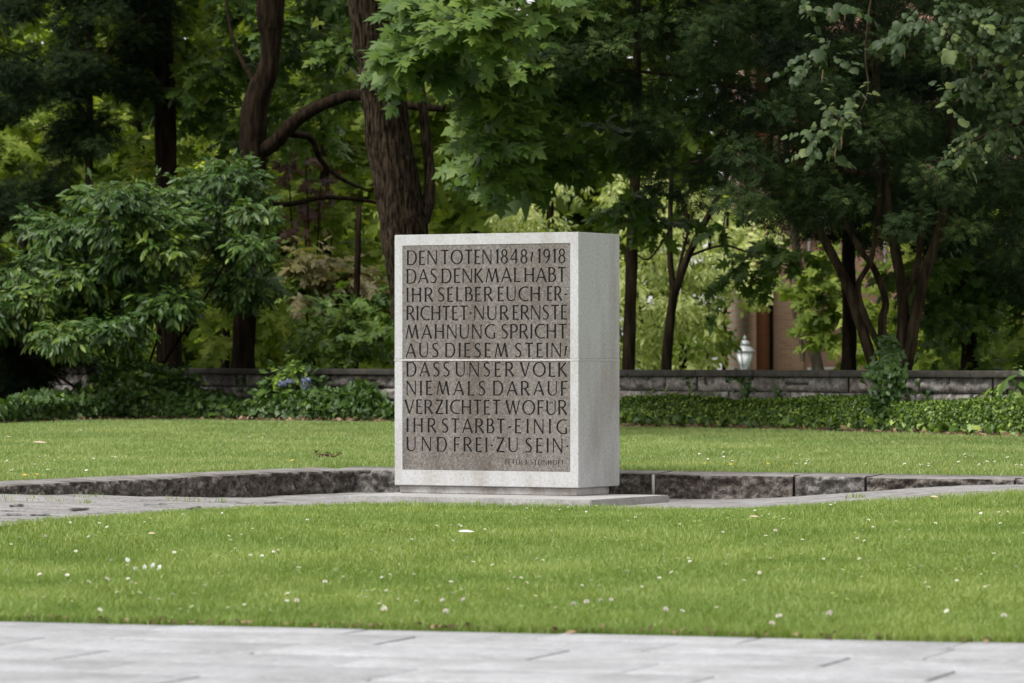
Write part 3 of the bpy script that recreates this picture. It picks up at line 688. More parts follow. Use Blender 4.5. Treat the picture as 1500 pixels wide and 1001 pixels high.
for (h0, h1) in ((.0, .155), (.16, .345), (.35, .535), (.54, .74)):
    t = -14.
    while t < tot+14:
        ln = r_.choice((.3, .42, .5, .58, .7, .8)); subs = [(h0, h1)] if (r_.random() > .14 or h0 < .3) else [(h0, (h0+h1)/2-.003), ((h0+h1)/2+.003, h1)]
        for (g0, g1) in subs:
            p0 = WL0+WD*(t+ln/2)+WN*r_.uniform(.0, .025); top_ = WT-.085-(.74-g1)
            nu, nv = max(6, int(ln/.045)), 7; L_ = ln-.014; H_ = g1-g0-.01; uu, vv = np.meshgrid(np.linspace(-.5, .5, nu), np.linspace(-.5, .5, nv)); uu = uu.ravel(); vv = vv.ravel()
            ed = np.clip((.5-np.abs(uu))*L_/.03, 0, 1)*np.clip((.5-np.abs(vv))*H_/.03, 0, 1)
            dd = ed*(.016+.16*(fbm(np.c_[uu*L_*7+t*3, vv*H_*9, vv*0+h0*9], 4)-.42))
            base3 = np.c_[p0[0]+WD[0]*uu*L_+WN[0]*dd, p0[1]+WD[1]*uu*L_+WN[1]*dd, top_-H_/2+vv*H_]
            ii = np.arange(nu*nv).reshape(nv, nu)
            mb.add(base3, np.c_[ii[:-1, :-1].ravel(), ii[:-1, 1:].ravel(), ii[1:, 1:].ravel(), ii[1:, :-1].ravel()], a=r_.random())
        t += ln
for zc, hh, off in ((WT-.085-.37, .76, -.04),):
    p0 = WL0+WD*(tot/2)+WN*off*3.2; mb2.box((p0[0], p0[1], zc), tot+28, .25, hh, (*WD, 0), (*WN, 0))
mb.build('stonework', M['ashlar'], wall); mb2.build('wall_core', M['wall_joint'], wall)
mb = MB(); t = -14.
while t < tot+14:
    ln = r_.uniform(1.0, 1.6); p0 = WL0+WD*(t+ln/2)-WN*.1
    mb.box((p0[0], p0[1], WT-.04+r_.uniform(-.004, .004)), ln-.008, .44, .088, (*WD, 0), (*WN, 0), r_.random(), .012); t += ln
mb.build('coping', M['coping'], wall)

# ------------------------------------------------------------------ hedge on the right
def band_leaves(xa, xb_, n, front_off, back_off, height, seed, size, tpl, topnoise=.25, face_share=.6, zbase_=CAMZ-HB):
    """leaves over the front face and top of a planted band running along the lawn edge"""
    r = np.random.default_rng(seed); x = r.uniform(xa, xb_, n); y0 = np.interp(x, LB[:, 0], LB[:, 1])+front_off
    y1 = np.maximum(wall_y(x)-back_off, y0+.25)
    hn = height(x)*(1+topnoise*(vnoise(np.c_[x*2.2, x*0, x*0+seed], seed)-.5)*2)
    isf = r.random(n) < face_share
    v = r.random(n)**.8; dep = r.random(n)**2*.25; y = np.where(isf, y0 + dep + .16*(v-.5)**2*2 + .12*vnoise(np.c_[x*3, v*4, x*0], seed+2), y0+.1+(y1-y0-.1)*r.random(n))
    z = np.where(isf, hn*v, hn*(1-.10*r.random(n)**2)*(1+.12*(vnoise(np.c_[x*4, y*4, x*0], seed+5)-.5)))
    pos = np.c_[x, y, zbase_+z]
    out = np.where(isf[:, None], np.array([[-.35, -1, .45]]), np.array([[-.1, -.25, 1.]]))
    nd = nrm(out + r.normal(size=(n, 3))*.55); yd = r.normal(size=(n, 3))*.6 + np.array([0, -.2, -.5]) + np.where(isf, 0, .9)[:, None]*np.array([0, 0, 1])
    return leaves(tpl, pos, yd, nd, size*np.exp(r.normal(size=n)*.25), np.clip(r.beta(2, 2.5, n)+.0, 0, 1))
hx = np.array([P(905, 600, 55.8)[0]-1.9, P(1500, 640, 48)[0]+3.0])
hc = (hx[0]+hx[1])/2
hedge = empty('hedge', (hc, float(lawn_back_edge(hc))+.8, CAMZ-HB), 'low clipped green hedge running below the stone wall on the right', 'hedge')
hh_ = lambda x: np.full_like(x, .40)
crown('foliage', [band_leaves(hx[0], hx[1], 74000, .42, .12, hh_, 3, .041, T_OVAL, .10, .62), band_leaves(hx[0], hx[1], 2000, .36, .1, lambda x: np.full_like(x, .22), 4, .085, T_IVY, .2, 1.0)], M['hedge'], hedge)
# thin upright shoots out of the top
r = np.random.default_rng(9); n = 700; x = r.uniform(hx[0], hx[1], n); x = x[vnoise(np.c_[x*1.3, x*0, x*0], 2) > .42]; n = len(x)
y = np.interp(x, LB[:, 0], LB[:, 1])+.5+r.random(n)*.8; hgt = .05+.16*r.random(n)**2
k = 7; pos = np.repeat(np.c_[x, y, np.full(n, CAMZ-HB+.38)], k, 0)+np.c_[r.normal(size=n*k)*.012, r.normal(size=n*k)*.012, np.tile(np.linspace(0, 1, k), n)*np.repeat(hgt, k)]
v_ = leaves(T_OVAL, pos, r.normal(size=(n*k, 3))*.7+np.array([0, 0, .7]), r.normal(size=(n*k, 3))*.5+np.array([0, -.4, 1]), .034, r.random(n*k)*.7+.2)
mesh_np('shoots', v_[0], [v_[1]], M['hedge'], hedge, v_[2])
# dark sheet inside the hedge, stands in for the shade in its gaps
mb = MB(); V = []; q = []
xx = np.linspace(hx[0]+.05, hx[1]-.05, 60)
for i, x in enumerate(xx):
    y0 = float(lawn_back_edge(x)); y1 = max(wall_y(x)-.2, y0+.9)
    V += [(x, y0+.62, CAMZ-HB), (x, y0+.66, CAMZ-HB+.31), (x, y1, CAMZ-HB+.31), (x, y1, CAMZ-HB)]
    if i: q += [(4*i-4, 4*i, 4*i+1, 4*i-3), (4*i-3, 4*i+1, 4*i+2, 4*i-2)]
mb.add(V, q); mb.build('inner_shade', M['bark_dark'], hedge)

# ------------------------------------------------------------------ ivy bed and shrubs on the left
lx = np.array([P(-60, 600, 58)[0], P(720, 600, 58)[0]])
iv = crown('ivy_ground_cover', [band_leaves(lx[0], lx[1], 15000, .40, .15, lambda x: .30+.10*np.sin(x*1.9)+.06*np.sin(x*5.1), 13, .10, T_IVY, .4, .55),
     band_leaves(lx[0], lx[1], 14000, .45, .15, lambda x: .26+.08*np.sin(x*1.9+.5), 14, .06, T_OVAL, .4, .6)], M['ivy'], None)
tag(iv, 'mixed ivy and low leafy ground cover below the wall on the left', 'ground cover', None, 'stuff')
mb = MB(); V = []; q = []
xx = np.linspace(lx[0], lx[1], 60)
r = np.random.default_rng(22); n = 2600; x = r.uniform(-9, 8, n); y = np.interp(x, LB[:, 0], LB[:, 1])+.2+r.random(n)**1.5*.45
v_ = leaves(T_OVAL, np.c_[x, y, CAMZ-HB+.02+r.random(n)*.03], r.normal(size=(n, 3))*np.array([1, 1, .3]), r.normal(size=(n, 3))*.5+np.array([0, -.3, 1]), .07*np.exp(r.normal(size=n)*.3), r.random(n))
tag(mesh_np('leaf_litter', v_[0], [v_[1]], M['litter'], None, v_[2]), 'brown dead leaves lying along the edge of the planting beds', 'leaf litter', None, 'stuff')
def shrub(name, px, py, z, label, cl, n, per, size, tpl, mat, seed, cat='shrub', stems=True, **kw):
    b = P(px, py, z); gzv = gz(b[0], b[1]); e = empty(name, (b[0], b[1], gzv), label, cat)
    if stems:
        m = MB(); rr = random.Random(seed)
        for c in cl[:7]:
            p1 = P(c[0], c[1], c[4]); tube(m, [(b[0]+rr.uniform(-.1, .1), b[1], gzv-.05, .03), ((b[0]+p1[0])/2+rr.uniform(-.1, .1), (b[1]+p1[1])/2, (gzv+p1[2])/2, .02), (p1[0], p1[1], p1[2], .01)], 6, .1, 1)
        m.build('stems', M['bark_dark'], e, True)
    crown('foliage', [spray_leaves(cl, n, per, size, tpl, seed, **kw)], mat, e); return e
shrub('evergreen_shrub', 200, 612, 63.6, 'bushy green shrub with small glossy leaves in front of the wall on the left', [(165,585,40,22,63.6,.4),(200,565,45,28,63.8,.45),(235,580,40,26,63.4,.4),(255,560,28,20,63.8,.3),(180,550,35,18,63.8,.4),(140,600,35,16,63.2,.4)], 1000, 7, .10, T_OVAL, M['ivy'], 51, droop=.15, face=.5, vbias=.55)
hy = shrub('hydrangea', 425, 608, 62.4, 'flowering hydrangea with blue flower heads in front of the wall', [(420,585,30,22,62.5,.35),(450,580,24,22,62.5,.35),(400,597,22,14,62.3,.3),(415,560,16,12,62.5,.2)], 240, 6, .13, T_OVAL, M['ivy'], 61, droop=.3, face=.5, vbias=.6)
for (px, py, rp) in ((413,564,9),(424,560,8),(449,559,9.5),(447,581,5),(446,568,6),(397,597,5),(401,603,4)):
    c = P(px, py, 62.0); r = np.random.default_rng(px); n = 130; u = nrm(r.normal(size=(n, 3))); u[:, 2] = np.abs(u[:, 2])*.9-.15
    R_ = rp*.8*62/F; v_ = leaves(T_OVAL, c+u*R_*np.array([1, 1, .8]), r.normal(size=(n, 3)), u+r.normal(size=(n, 3))*.3, .032, r.random(n)); mesh_np('flower_head', v_[0], [v_[1]], M['blue'], hy, v_[2])
tip = spray_leaves([(417,547,12,5,62.3,.12)], 14, 6, .11, T_OVAL, 66, vbias=1.0); mesh_np('young_leaves', tip[0], [tip[1]], M['hedge'], hy, np.clip(tip[2]*.5+.25, 0, 1))
lau = fill([(-40,400),(40,330),(70,318),(120,300),(175,262),(235,272),(300,262),(325,222),(355,226),(378,262),(362,300),(410,305),(425,345),(385,372),(400,415),(340,445),(265,455),(235,480),(180,490),(120,505),(70,480),(-40,490)], 60, 62.2, 65.6, 18, 40, .42, .4, 5)
shrub('cherry_laurel', 190, 560, 64.8, 'wide glossy cherry laurel bush overhanging the wall on the left', lau, 3200, 9, .145, T_LAUREL, M['laurel'], 71, 'bush', droop=.35, spread=.75, shell=.5, up=.8, jitter=.45, face=.4, length=.30, vbias=.45)
shrub('leafy_shrub', 1490, 600, 50.2, 'drooping large leaved shrub against the wall at the right edge', [(1500,560,30,20,50.2,.3),(1475,570,16,8,50,.2)], 40, 6, .16, T_LAUREL, M['laurel'], 73, droop=.5, face=.4)

# ivy on the wall face
def ivy_patch(label, pts, n, seed, size=.06, spread=5, zoff=.03):
    r = np.random.default_rng(seed); pts = np.array(pts, float); k = r.integers(0, len(pts)-1, n); f = r.random(n)[:, None]
    pp = pts[k]*(1-f)+pts[k+1]*f; px = pp[:, 0]+r.normal(size=n)*spread; py = pp[:, 1]+r.normal(size=n)*spread
    kx = (px-750)/F; c_ = WD[1]/WD[0]; y = (WL0[1]-WL0[0]*c_)/(1-kx*c_) - zoff - r.random(n)*.05
    pos = np.c_[kx*y, y, CAMZ-(py-YH)*y/F]; m_ = pos.mean(0)
    e = empty('wall_ivy', (m_[0], m_[1], CAMZ-HB), label, 'ivy', 'ivy trailing over the stone wall')
    v_ = leaves(T_IVY, pos, r.normal(size=(n, 3))*.5+np.array([0, 0, -.7]), np.array([-.6, -.8, .3])+r.normal(size=(n, 3))*.4, size*np.exp(r.normal(size=n)*.25), r.random(n)*.7)
    mesh_np('foliage', v_[0], [v_[1]], M['ivy'], e, v_[2])
ivy_patch('two thin ivy trails climbing the wall left of the blue hydrangea', [(350,590),(356,560),(352,552)], 60, 81, .09, 5)
ivy_patch('ivy strand hanging on the wall next to the hydrangea leaves', [(378,585),(388,560),(392,548)], 60, 82, .09, 4)
ivy_patch('thin ivy strand on the pale wall just right of the memorial', [(960,570),(955,560),(962,590)], 40, 83, .05, 5)
ivy_patch('narrow ivy strand hanging below the coping left of the lantern', [(1008,545),(1010,565),(1013,585)], 50, 84, .05, 3)
ivy_patch('widest dark ivy patch hanging from the coping below the lantern', [(1062,550),(1085,555),(1095,565),(1088,600)], 210, 85, .06, 6)
ivy_patch('dark ivy strand on the wall below the brick building', [(1138,552),(1142,575),(1140,592)], 60, 86, .055, 4)
ivy_patch('sparse ivy tip on the wall at the right of the lone straight trunk', [(1352,575),(1362,565),(1360,588)], 40, 87, .05, 4)

# ------------------------------------------------------------------ trees behind the wall
off = lambda px, py, r, z, rz=1.1: (px, py, r, r*.6, z, rz)  # unseen clumps above the frame, mostly added to shade the trees below
t1 = tree('maple_tree', 610, 62.8, 'thickest furrowed maple trunk directly behind the memorial with broad leaves', 'tree',
    [(528,-420,22),(532,-200,26),(537,0,29),(557,100,31),(569,200,32),(586,300,34),(593,345,35),(604,450,31),(613,545,33)],
    [[(612,335,13,.2),(626,302,10),(630,260,8.5),(624,200,7.5),(618,140,6.5),(612,60,5),(604,-120,4)], [(532,-150,14,-9),(600,-170,11),(680,-140,8),(760,-80,5),(820,-20,3)], [(560,30,9,-8),(620,-40,8),(690,-30,6),(740,40,4),(770,110,2)]], M['bark_big'], None, 72, .15)
mcl = [(600,95,32,22,50,.5),(590,70,26,18,48,.4),(640,60,45,26,49,.6),(705,35,50,28,47,.6),(650,15,50,28,48,.6),(760,5,55,28,47,.6),(610,20,28,20,50,.4),(700,110,40,24,51,.5),(722,165,36,22,52,.5),(740,150,45,26,53,.5),(760,205,40,24,54,.5),(722,195,28,18,51,.4),(730,238,38,20,53,.5),(790,235,45,26,55,.5),(830,120,45,30,55,.5),(800,60,50,30,52,.6),(870,200,40,26,56,.5),(840,20,50,30,52,.6),(740,85,40,24,51,.5)]
crown('crown', [spray_leaves(mcl, 640, 6, .205, T_MAPLE, 101, droop=.35, face=.6, shell=.5, length=.45, jitter=.35),
    spray_leaves([off(520,-190,120,58),off(650,-170,120,54),off(760,-160,110,52),off(850,-190,120,55),off(600,-320,160,58),off(760,-330,160,56),off(470,-300,140,60),off(620,-130,70,54,2),off(720,-120,70,53,2),off(820,-130,80,54,2),off(560,-150,70,57,2)], 1700, 6, .3, T_MAPLE, 102, droop=.2, length=.6)], M['maple'], t1)
t2 = tree('maple_tree', 358, 66, 'forked dark trunk behind the laurel with a long limb arching right', 'tree',
    [(385,-420,14),(394,-200,17),(396,0,21),(397,60,15),(393,100,15),(376,145,19),(370,200,20),(371,260,18),(362,400,17),(357,500,17),(355,560,19)],
    [[(378,225,12,-1),(400,212,11.5),(420,190,11),(450,165,10),(490,147,9),(525,140,8),(600,155,6),(650,160,5)], [(425,196,6,.8),(455,203,5),(470,235,4),(500,262,3),(540,280,2)], [(384,295,4,1),(420,300,4),(470,290,3.5),(520,292,3),(555,298,2.5)], [(372,120,4,1),(350,80,3),(335,30,2.5),(330,-40,2)]], M['bark_dark'], None, 18)
crown('crown', [spray_leaves(fill([(250,-60),(520,-60),(540,100),(470,200),(330,200),(255,200)], 24, 68, 74, 26, 48, .55, .5, 21), 480, 6, .20, T_MAPLE, 111, droop=.3, length=.42),
    spray_leaves([off(330,-190,150,69),off(450,-220,150,70),off(250,-320,160,70),off(400,-380,170,69)], 500, 6, .32, T_MAPLE, 112, length=.6)], M['maple'], t2)
t3 = tree('maple_tree', 248, 70, 'straight dark trunk standing left of the forked trunk behind the laurel', 'tree', [(228,-400,11),(232,-150,13),(236,0,14),(240,100,15),(243,230,16),(246,400,17),(248,550,20)], [], M['bark_dark'], None, 14)
crown('crown', [spray_leaves(fill([(150,-60),(330,-60),(330,120),(230,320),(170,320),(120,180)], 22, 70, 76, 28, 55, .55, .6, 23), 430, 6, .21, T_MAPLE, 113, droop=.3), spray_leaves([off(180,-220,160,70),off(80,-260,160,68)], 260, 6, .34, T_MAPLE, 114, length=.6)], M['maple_far'], t3)
t4 = tree('yew_tree', 128, 69.5, 'dark needled yew filling the upper left corner, with a thin trunk', 'tree', [(130,-250,4),(131,60,5),(131,200,5.5),(130,290,6),(128,420,6.5),(126,550,7.5)], [[(131,180,3.5,-1.2),(100,130,3),(50,90,2.2),(0,70,1.5)], [(131,120,3,-1),(170,60,2.5),(215,20,1.6)]], M['bark_mid'], None, 10)
ycl = fill([(-60,-80),(225,-80),(235,40),(205,110),(225,170),(215,205),(150,215),(115,260),(120,330),(60,345),(-60,420)], 80, 67.3, 71.5, 20, 44, .55, .45, 31)
crown('crown', [spray_leaves(ycl+fill([(-60,420),(50,430),(130,530),(120,575),(-60,585)], 26, 65.3, 66.8, 26, 44, .6, .3, 33), 16500, 4, .115, T_YEW, 121, droop=.25, face=.3, length=.16, spread=.7, vbias=.5), spray_leaves([off(20,-230,170,70),off(180,-200,140,71),off(60,-380,200,71)], 900, 6, .34, T_YEW, 122, length=.5)], M['yew_dark'], t4)  # low second fill: dark foliage standing in for the deep shade under the laurel
# right: yew with many stems
t5 = tree('yew_tree', 1303, 53.2, 'many stemmed yew with curving trunks and feathery dark crown right of the lantern', 'tree', None,
    [[(1292,575,9,.3),(1262,480,8),(1238,410,7.5),(1207,350,6.5),(1186,300,5.5),(1175,240,4)], [(1300,575,9,.2),(1292,480,6.5),(1297,440,5.5),(1281,395,5),(1262,368,4.5),(1238,325,4),(1215,250,3)], [(1309,575,11,0),(1322,500,9.5),(1322,430,8.5),(1312,370,8),(1300,300,7),(1290,200,6),(1280,60,5),(1275,-120,4)], [(1319,575,11,-.3),(1338,480,9.5),(1355,400,8.5),(1376,340,7.5),(1388,260,6.5),(1400,120,5),(1410,-60,4)], [(1302,530,6,-.2),(1270,470,5),(1257,420,4.5),(1276,380,4),(1286,315,4),(1290,240,3)], [(1325,440,5,.3),(1345,380,4.5),(1350,320,4),(1345,250,3)],
     [(1290,200,4,-1),(1200,150,3.5),(1090,130,3),(980,110,2.4),(880,100,1.6),(800,90,1)], [(1300,260,4,-1),(1180,240,3.5),(1080,230,2.5),(1000,240,1.6)]], M['bark_mid'])
ypoly = [(755,95),(800,70),(870,40),(905,-20),(960,-80),(1560,-80),(1560,330),(1470,370),(1400,345),(1330,330),(1250,330),(1170,320),(1110,305),(1060,300),(1010,310),(960,290),(930,250),(905,190),(850,150),(790,125)]
ycl = fill(ypoly, 230, 50.5, 57, 22, 48, .6, .42, 41) + [(785,85,30,14,53,.3),(820,95,34,16,53,.3),(860,75,34,18,53,.3),(770,100,18,9,53,.2),(930,230,30,16,53.2,.3),(960,215,34,18,53,.3),(1010,290,30,16,53,.3),(1045,255,32,18,53,.3),(1190,275,34,20,52.6,.3),(1170,300,30,16,52.6,.3),(1020,60,40,24,53,.4),(980,30,40,24,53,.4)]
crown('crown', [spray_leaves(ycl, 24000, 4, .10, T_YEW, 131, droop=.22, face=.4, length=.15, spread=.7), spray_leaves([off(980,-190,150,55),off(1130,-190,150,56),off(1290,-190,150,56),off(1440,-190,150,56),off(1060,-330,180,57),off(1240,-340,180,57),off(1420,-330,180,57),off(1560,-240,160,56),off(1050,-140,90,52,2),off(1180,-140,90,52,2),off(1320,-140,90,52,2),off(920,-140,80,54,2)], 3600, 6, .32, T_YEW, 132, length=.5)], M['yew'], t5)
t5b = tree('yew_tree', 1420, 64, 'second yew standing deeper in shade behind the many stemmed one', 'tree', [(1425,-250,8),(1424,100,9),(1422,300,10),(1420,450,11),(1420,550,13)], [], M['bark_dark'], None, 12)
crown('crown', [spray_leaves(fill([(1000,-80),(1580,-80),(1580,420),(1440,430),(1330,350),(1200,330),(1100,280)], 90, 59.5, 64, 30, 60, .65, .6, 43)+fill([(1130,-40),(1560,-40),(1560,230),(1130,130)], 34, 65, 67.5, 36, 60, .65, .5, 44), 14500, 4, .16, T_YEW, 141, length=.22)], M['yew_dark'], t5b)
ivt = np.random.default_rng(5)
n = 760; py = ivt.uniform(492, 605, n); w_ = np.where(py > 540, 20, 6+14*(py-492)/48); px = 1300+ivt.normal(size=n)*w_*.7; yv = np.interp(py, [510, 545], [52.8, 51.3])-ivt.random(n)*.25; pos = np.c_[(px-750)*yv/F, yv, CAMZ-(py-YH)*yv/F]
v_ = leaves(T_IVY, pos, ivt.normal(size=(n, 3))*.5+np.array([0, 0, -.6]), np.array([-.3, -.8, .4])+ivt.normal(size=(n, 3))*.45, .085, ivt.random(n)*.6)
mesh_np('ivy_sleeve', v_[0], [v_[1]], M['ivy'], t5, v_[2])
# slim trunks
t6 = tree('young_tree', 922, 60, 'slim straight trunk close to the right edge of the memorial', 'tree', [(934,-100,5),(932,200,7),(927,330,8.5),(924,430,9),(920,550,10)], [], M['bark_mid'], None, 12)
crown('crown', [spray_leaves([(915,312,34,14,58,.4),(960,316,34,12,58,.4),(935,290,36,16,57.5,.4)], 55, 6, .17, T_MAPLE, 151, droop=.4)], M['maple'], t6)
t7 = tree('young_tree', 975, 62, 'slender trunk forking into a wide V between the memorial and the lantern', 'tree', [(988,425,6.5),(982,470,7),(975,550,8.5)], [[(987,432,5.5,.3),(982,380,4.5),(982,320,3.8),(984,240,3)], [(988,432,6,-.3),(1002,390,5.8),(1025,340,5.2),(1046,300,4.6),(1072,240,4)], [(989,425,2.5,0),(1000,370,2.4),(1016,310,2)], [(985,330,2,.3),(950,380,1.5),(920,360,1)], [(1010,375,2.2,.2),(1060,360,1.8),(1110,375,1.4),(1150,380,1)]], M['bark_mid'], None, 10)
crown('crown', [spray_leaves([(1110,370,40,22,60,.4),(1140,400,36,22,60,.4),(1075,400,26,18,60,.3),(1160,365,40,20,60,.4),(1060,320,30,14,60,.3),(1062,440,14,8,60,.2)], 44, 6, .17, T_MAPLE, 152, droop=.5)], M['maple'], t7)
t8 = tree('park_tree', 1243, 62, 'straight dark trunk just left of the curving yew stems', 'tree', [(1243,-50,8),(1243,300,9),(1243,400,10),(1244,480,10.5),(1243,550,12)], [], M['bark_dark'], None, 12)
t9 = tree('park_tree', 1195, 72, 'leaning pale barked tree in front of the brick building', 'tree', [(1150,200,4),(1160,300,6),(1168,380,7),(1178,440,7.5),(1188,500,8),(1200,550,9)], [[(1176,530,3,0),(1172,490,3),(1162,450,3),(1166,400,3),(1160,340,2)]], M['bark_pale'], None, 10)
lowpoly = [(1165,390),(1260,370),(1330,360),(1420,350),(1560,330),(1560,548),(1300,548),(1240,540),(1200,480)]
crown('crown', [spray_leaves(fill([(1250,390),(1330,360),(1420,350),(1560,330),(1560,548),(1300,548),(1250,520)], 22, 66, 72, 24, 44, .55, .5, 61)+[(1215,400,22,14,70,.4),(1220,455,18,12,70,.3),(1180,440,14,10,70,.3),(1215,500,20,12,70,.3),(1192,420,22,16,70,.3),(1220,425,20,16,70,.3),(1203,470,20,14,70,.3),(1228,525,16,12,70,.3),(1180,395,18,10,70,.3),(1222,380,18,10,70,.3)], 520, 6, .20, T_MAPLE, 153, droop=.35)], M['maple_far'], t9)
crown('crown', [spray_leaves(fill([(1330,380),(1560,380),(1560,548),(1330,548)], 22, 60, 64, 26, 44, .6, .4, 62), 420, 6, .15, T_MAPLE, 154, droop=.3)], M['maple'], t8)
# lime branches hanging in from a tree out of the frame on the right
lt_ = tree('lime_tree', 1790, 46, 'lime tree whose leafy branches hang in from the top right corner', 'tree', [(1790,-420,26),(1790,-100,30),(1790,250,34),(1792,600,40)], [[(1785,-120,16,-2),(1700,-170,12),(1560,-150,8),(1420,-90,4),(1330,-20,2)], [(1700,-165,7,-1),(1500,-140,5),(1300,-90,3.5),(1276,0,2),(1268,80,1.5),(1272,130,1.2),(1260,165,.8)], [(1788,-40,10,-1),(1680,0,7),(1560,60,4.5),(1470,90,3),(1400,150,1.5)], [(1788,60,9,-1),(1660,110,6),(1520,170,3.5),(1440,200,2),(1370,240,1)]], M['bark_mid'])
lcl = [(1180,12,30,9,44.5,.25),(1230,10,30,8,44.5,.25),(1205,80,30,14,44.3,.25),(1180,92,18,8,44.2,.2),(1225,60,20,8,44.4,.2),(1230,150,26,14,44.6,.25),(1215,170,22,12,44.4,.25),(1200,190,20,12,44.3,.2),(1240,185,22,14,44.5,.25),(1205,215,14,10,44.3,.2),(1250,160,14,10,44.6,.2),
 (1340,45,30,12,43.6,.3),(1370,25,34,14,43.6,.3),(1410,35,34,14,43.8,.3),(1360,5,40,14,44,.3),(1430,70,30,12,44,.3),(1400,62,24,10,43.8,.3),(1470,15,34,16,44,.3),(1460,55,30,12,44,.3),(1500,40,30,16,44,.3),(1495,80,22,14,44,.3),
 (1430,110,30,12,44.4,.3),(1410,140,24,12,44.3,.3),(1392,160,16,8,44.2,.2),(1470,110,30,12,44.6,.3),(1480,160,26,14,44.4,.3),(1455,185,26,12,44.2,.3),(1490,195,22,14,44.3,.3),(1425,205,20,9,44,.2),(1400,222,18,8,43.9,.2),(1375,238,16,8,43.8,.2),(1362,250,12,6,43.7,.15)]
crown('crown', [spray_leaves(lcl, 180, 6, .078, T_LIND, 161, droop=.45, face=.55, shell=.3, jitter=.3, length=.35, vbias=.55), spray_leaves([off(1600,-160,150,45),off(1750,-200,180,46),off(1480,-200,140,44.5)], 300, 6, .25, T_LIND, 162, length=.5)], M['linden'], lt_)
r = random.Random(77); cl_, rd_ = clumps_world(lcl)
for (px, py) in ((1217,22),(1238,20),(1205,110),(1232,208),(1224,222),(1394,92),(1422,92),(1325,75)):
    c = P(px, py, 44.1); m = MB(); tube(m, [(c[0], c[1], c[2]+.06, .003), (c[0]+.004, c[1], c[2]+.03, .007), (c[0]+r.uniform(-.01, .01), c[1], c[2]-.03, .007), (c[0], c[1], c[2]-.08, .003)], 6, .4, px % 9); m.build('seed_cluster', M['litter'], lt_)

# understorey, far trees
shrub('bronze_maple', 480, 560, 68, 'bronze leaved bush behind the wall left of the memorial', fill([(440,375),(520,370),(560,430),(540,480),(450,470)], 9, 67, 69, 24, 40, .5, .4, 7), 150, 6, .17, T_MAPLE, M['bronze'], 171, 'bush', droop=.4)
shrub('purple_bush', 445, 560, 74, 'purple leaved bush far back between the two big trunks', fill([(415,225),(480,215),(500,330),(430,340)], 6, 73, 75, 14, 26, .6, .4, 8), 45, 6, .15, T_MAPLE, M['purple'], 172, 'bush', droop=.3)
def far_tree(px, z, label, mat, poly, n, ns, size, tpl, seed, r0=30, r1=60, bark='bark_dark', rad=10, **kw):
    e = tree('park_tree', px, z, label, 'tree', [(px, min(p[1] for p in poly)+40, rad*.5), (px+6, 300, rad*.8), (px, 550, rad)], [], M[bark], 'trees beyond the wall', 10)
    crown('crown', [spray_leaves(fill(poly, n, z-2.5, z+2.5, r0, r1, .6, .7, seed), ns, 6, size, tpl, seed, **kw)], M[mat], e); return e
far_tree(470, 77, 'sunny green maple seen between the forked trunk and thickest trunk', 'maple_far', [(390,-80),(560,-80),(560,540),(400,540),(380,300)], 40, 720, .23, T_MAPLE, 201, rad=9)
far_tree(690, 78, 'sunny green maple seen to the right of the thickest trunk', 'maple_far', [(600,60),(740,90),(760,220),(680,300),(620,400)], 26, 480, .23, T_MAPLE, 202, rad=8)
far_tree(330, 74, 'low green maple behind the wall under the forked trunk', 'maple_far', [(190,470),(300,420),(430,430),(450,545),(180,545)], 20, 260, .2, T_MAPLE, 203, 20, 40, rad=6)
far_tree(30, 72, 'green tree glimpsed low at the left edge behind the laurel', 'far', [(-80,330),(70,420),(60,545),(-80,545)], 14, 260, .16, T_OVAL, 204, rad=8)
far_tree(520, 66, 'shaded green bush tree left of the memorial above the wall', 'maple', [(430,420),(575,390),(590,545),(460,545)], 18, 330, .16, T_MAPLE, 205, 20, 40, rad=5)
far_tree(200, 80, 'tall green tree far behind the yew on the left', 'maple_far', [(-60,-80),(340,-80),(340,420),(-60,420)], 56, 700, .26, T_MAPLE, 206, 35, 65, rad=10)
far_tree(800, 84, 'pale feathery tree just above the top of the memorial', 'pale', [(640,275),(700,255),(900,255),(940,290),(940,420),(640,420)], 44, 1300, .135, T_LAUREL, 207, 18, 36, rad=7, droop=.5)
far_tree(1000, 86, 'pale yellow green tree in the open gap right of the memorial', 'pale', [(900,300),(960,270),(1060,300),(1075,380),(1045,450),(1030,545),(900,545)], 60, 1900, .125, T_LAUREL, 208, 18, 34, rad=6, droop=.5)
far_tree(1035, 86, 'light green young tree beside the lantern', 'maple_far', [(1000,480),(1055,460),(1060,545),(990,545)], 10, 190, .14, T_OVAL, 209, 14, 26, rad=3)
far_tree(1400, 84, 'green tree deep behind the yews on the right', 'far', [(1270,150),(1580,100),(1580,545),(1260,545)], 40, 620, .2, T_MAPLE, 210, 28, 55, rad=9)
far_tree(1060, 88, 'light green tree partly hiding the brick building', 'pale', [(1050,300),(1120,290),(1150,340),(1110,430),(1065,480),(1050,420)], 14, 300, .15, T_OVAL, 211, 16, 30, rad=3)
# far wood closing the view
far_cl = fill([(-260,-130),(330,-130),(370,30),(420,-130),(1090,-130),(1070,260),(1030,300),(640,300),(560,330),(-260,500)], 150, 96, 106, 45, 80, .65, 1.0, 91)+fill([(-260,300),(985,300),(985,560),(-260,560)], 160, 100, 108, 45, 80, .65, 1.0, 92)
far_cl += fill([(-260,60),(1020,70),(1020,330),(-260,420)], 110, 107, 114, 50, 85, .65, 1.0, 94)
far_cl += fill([(1640,-160),(2500,-160),(2500,580),(1640,580)], 80, 84, 104, 60, 100, .65, 1., 95)
V_, F_, A_ = spray_leaves(far_cl, 18500, 6, .40, T_OVAL, 220, length=.8)
tag(mesh_np('distant_wood', V_, [F_], M['far'], None, A_), 'distant green wood closing the view behind all the trees', 'wood', None, 'stuff')

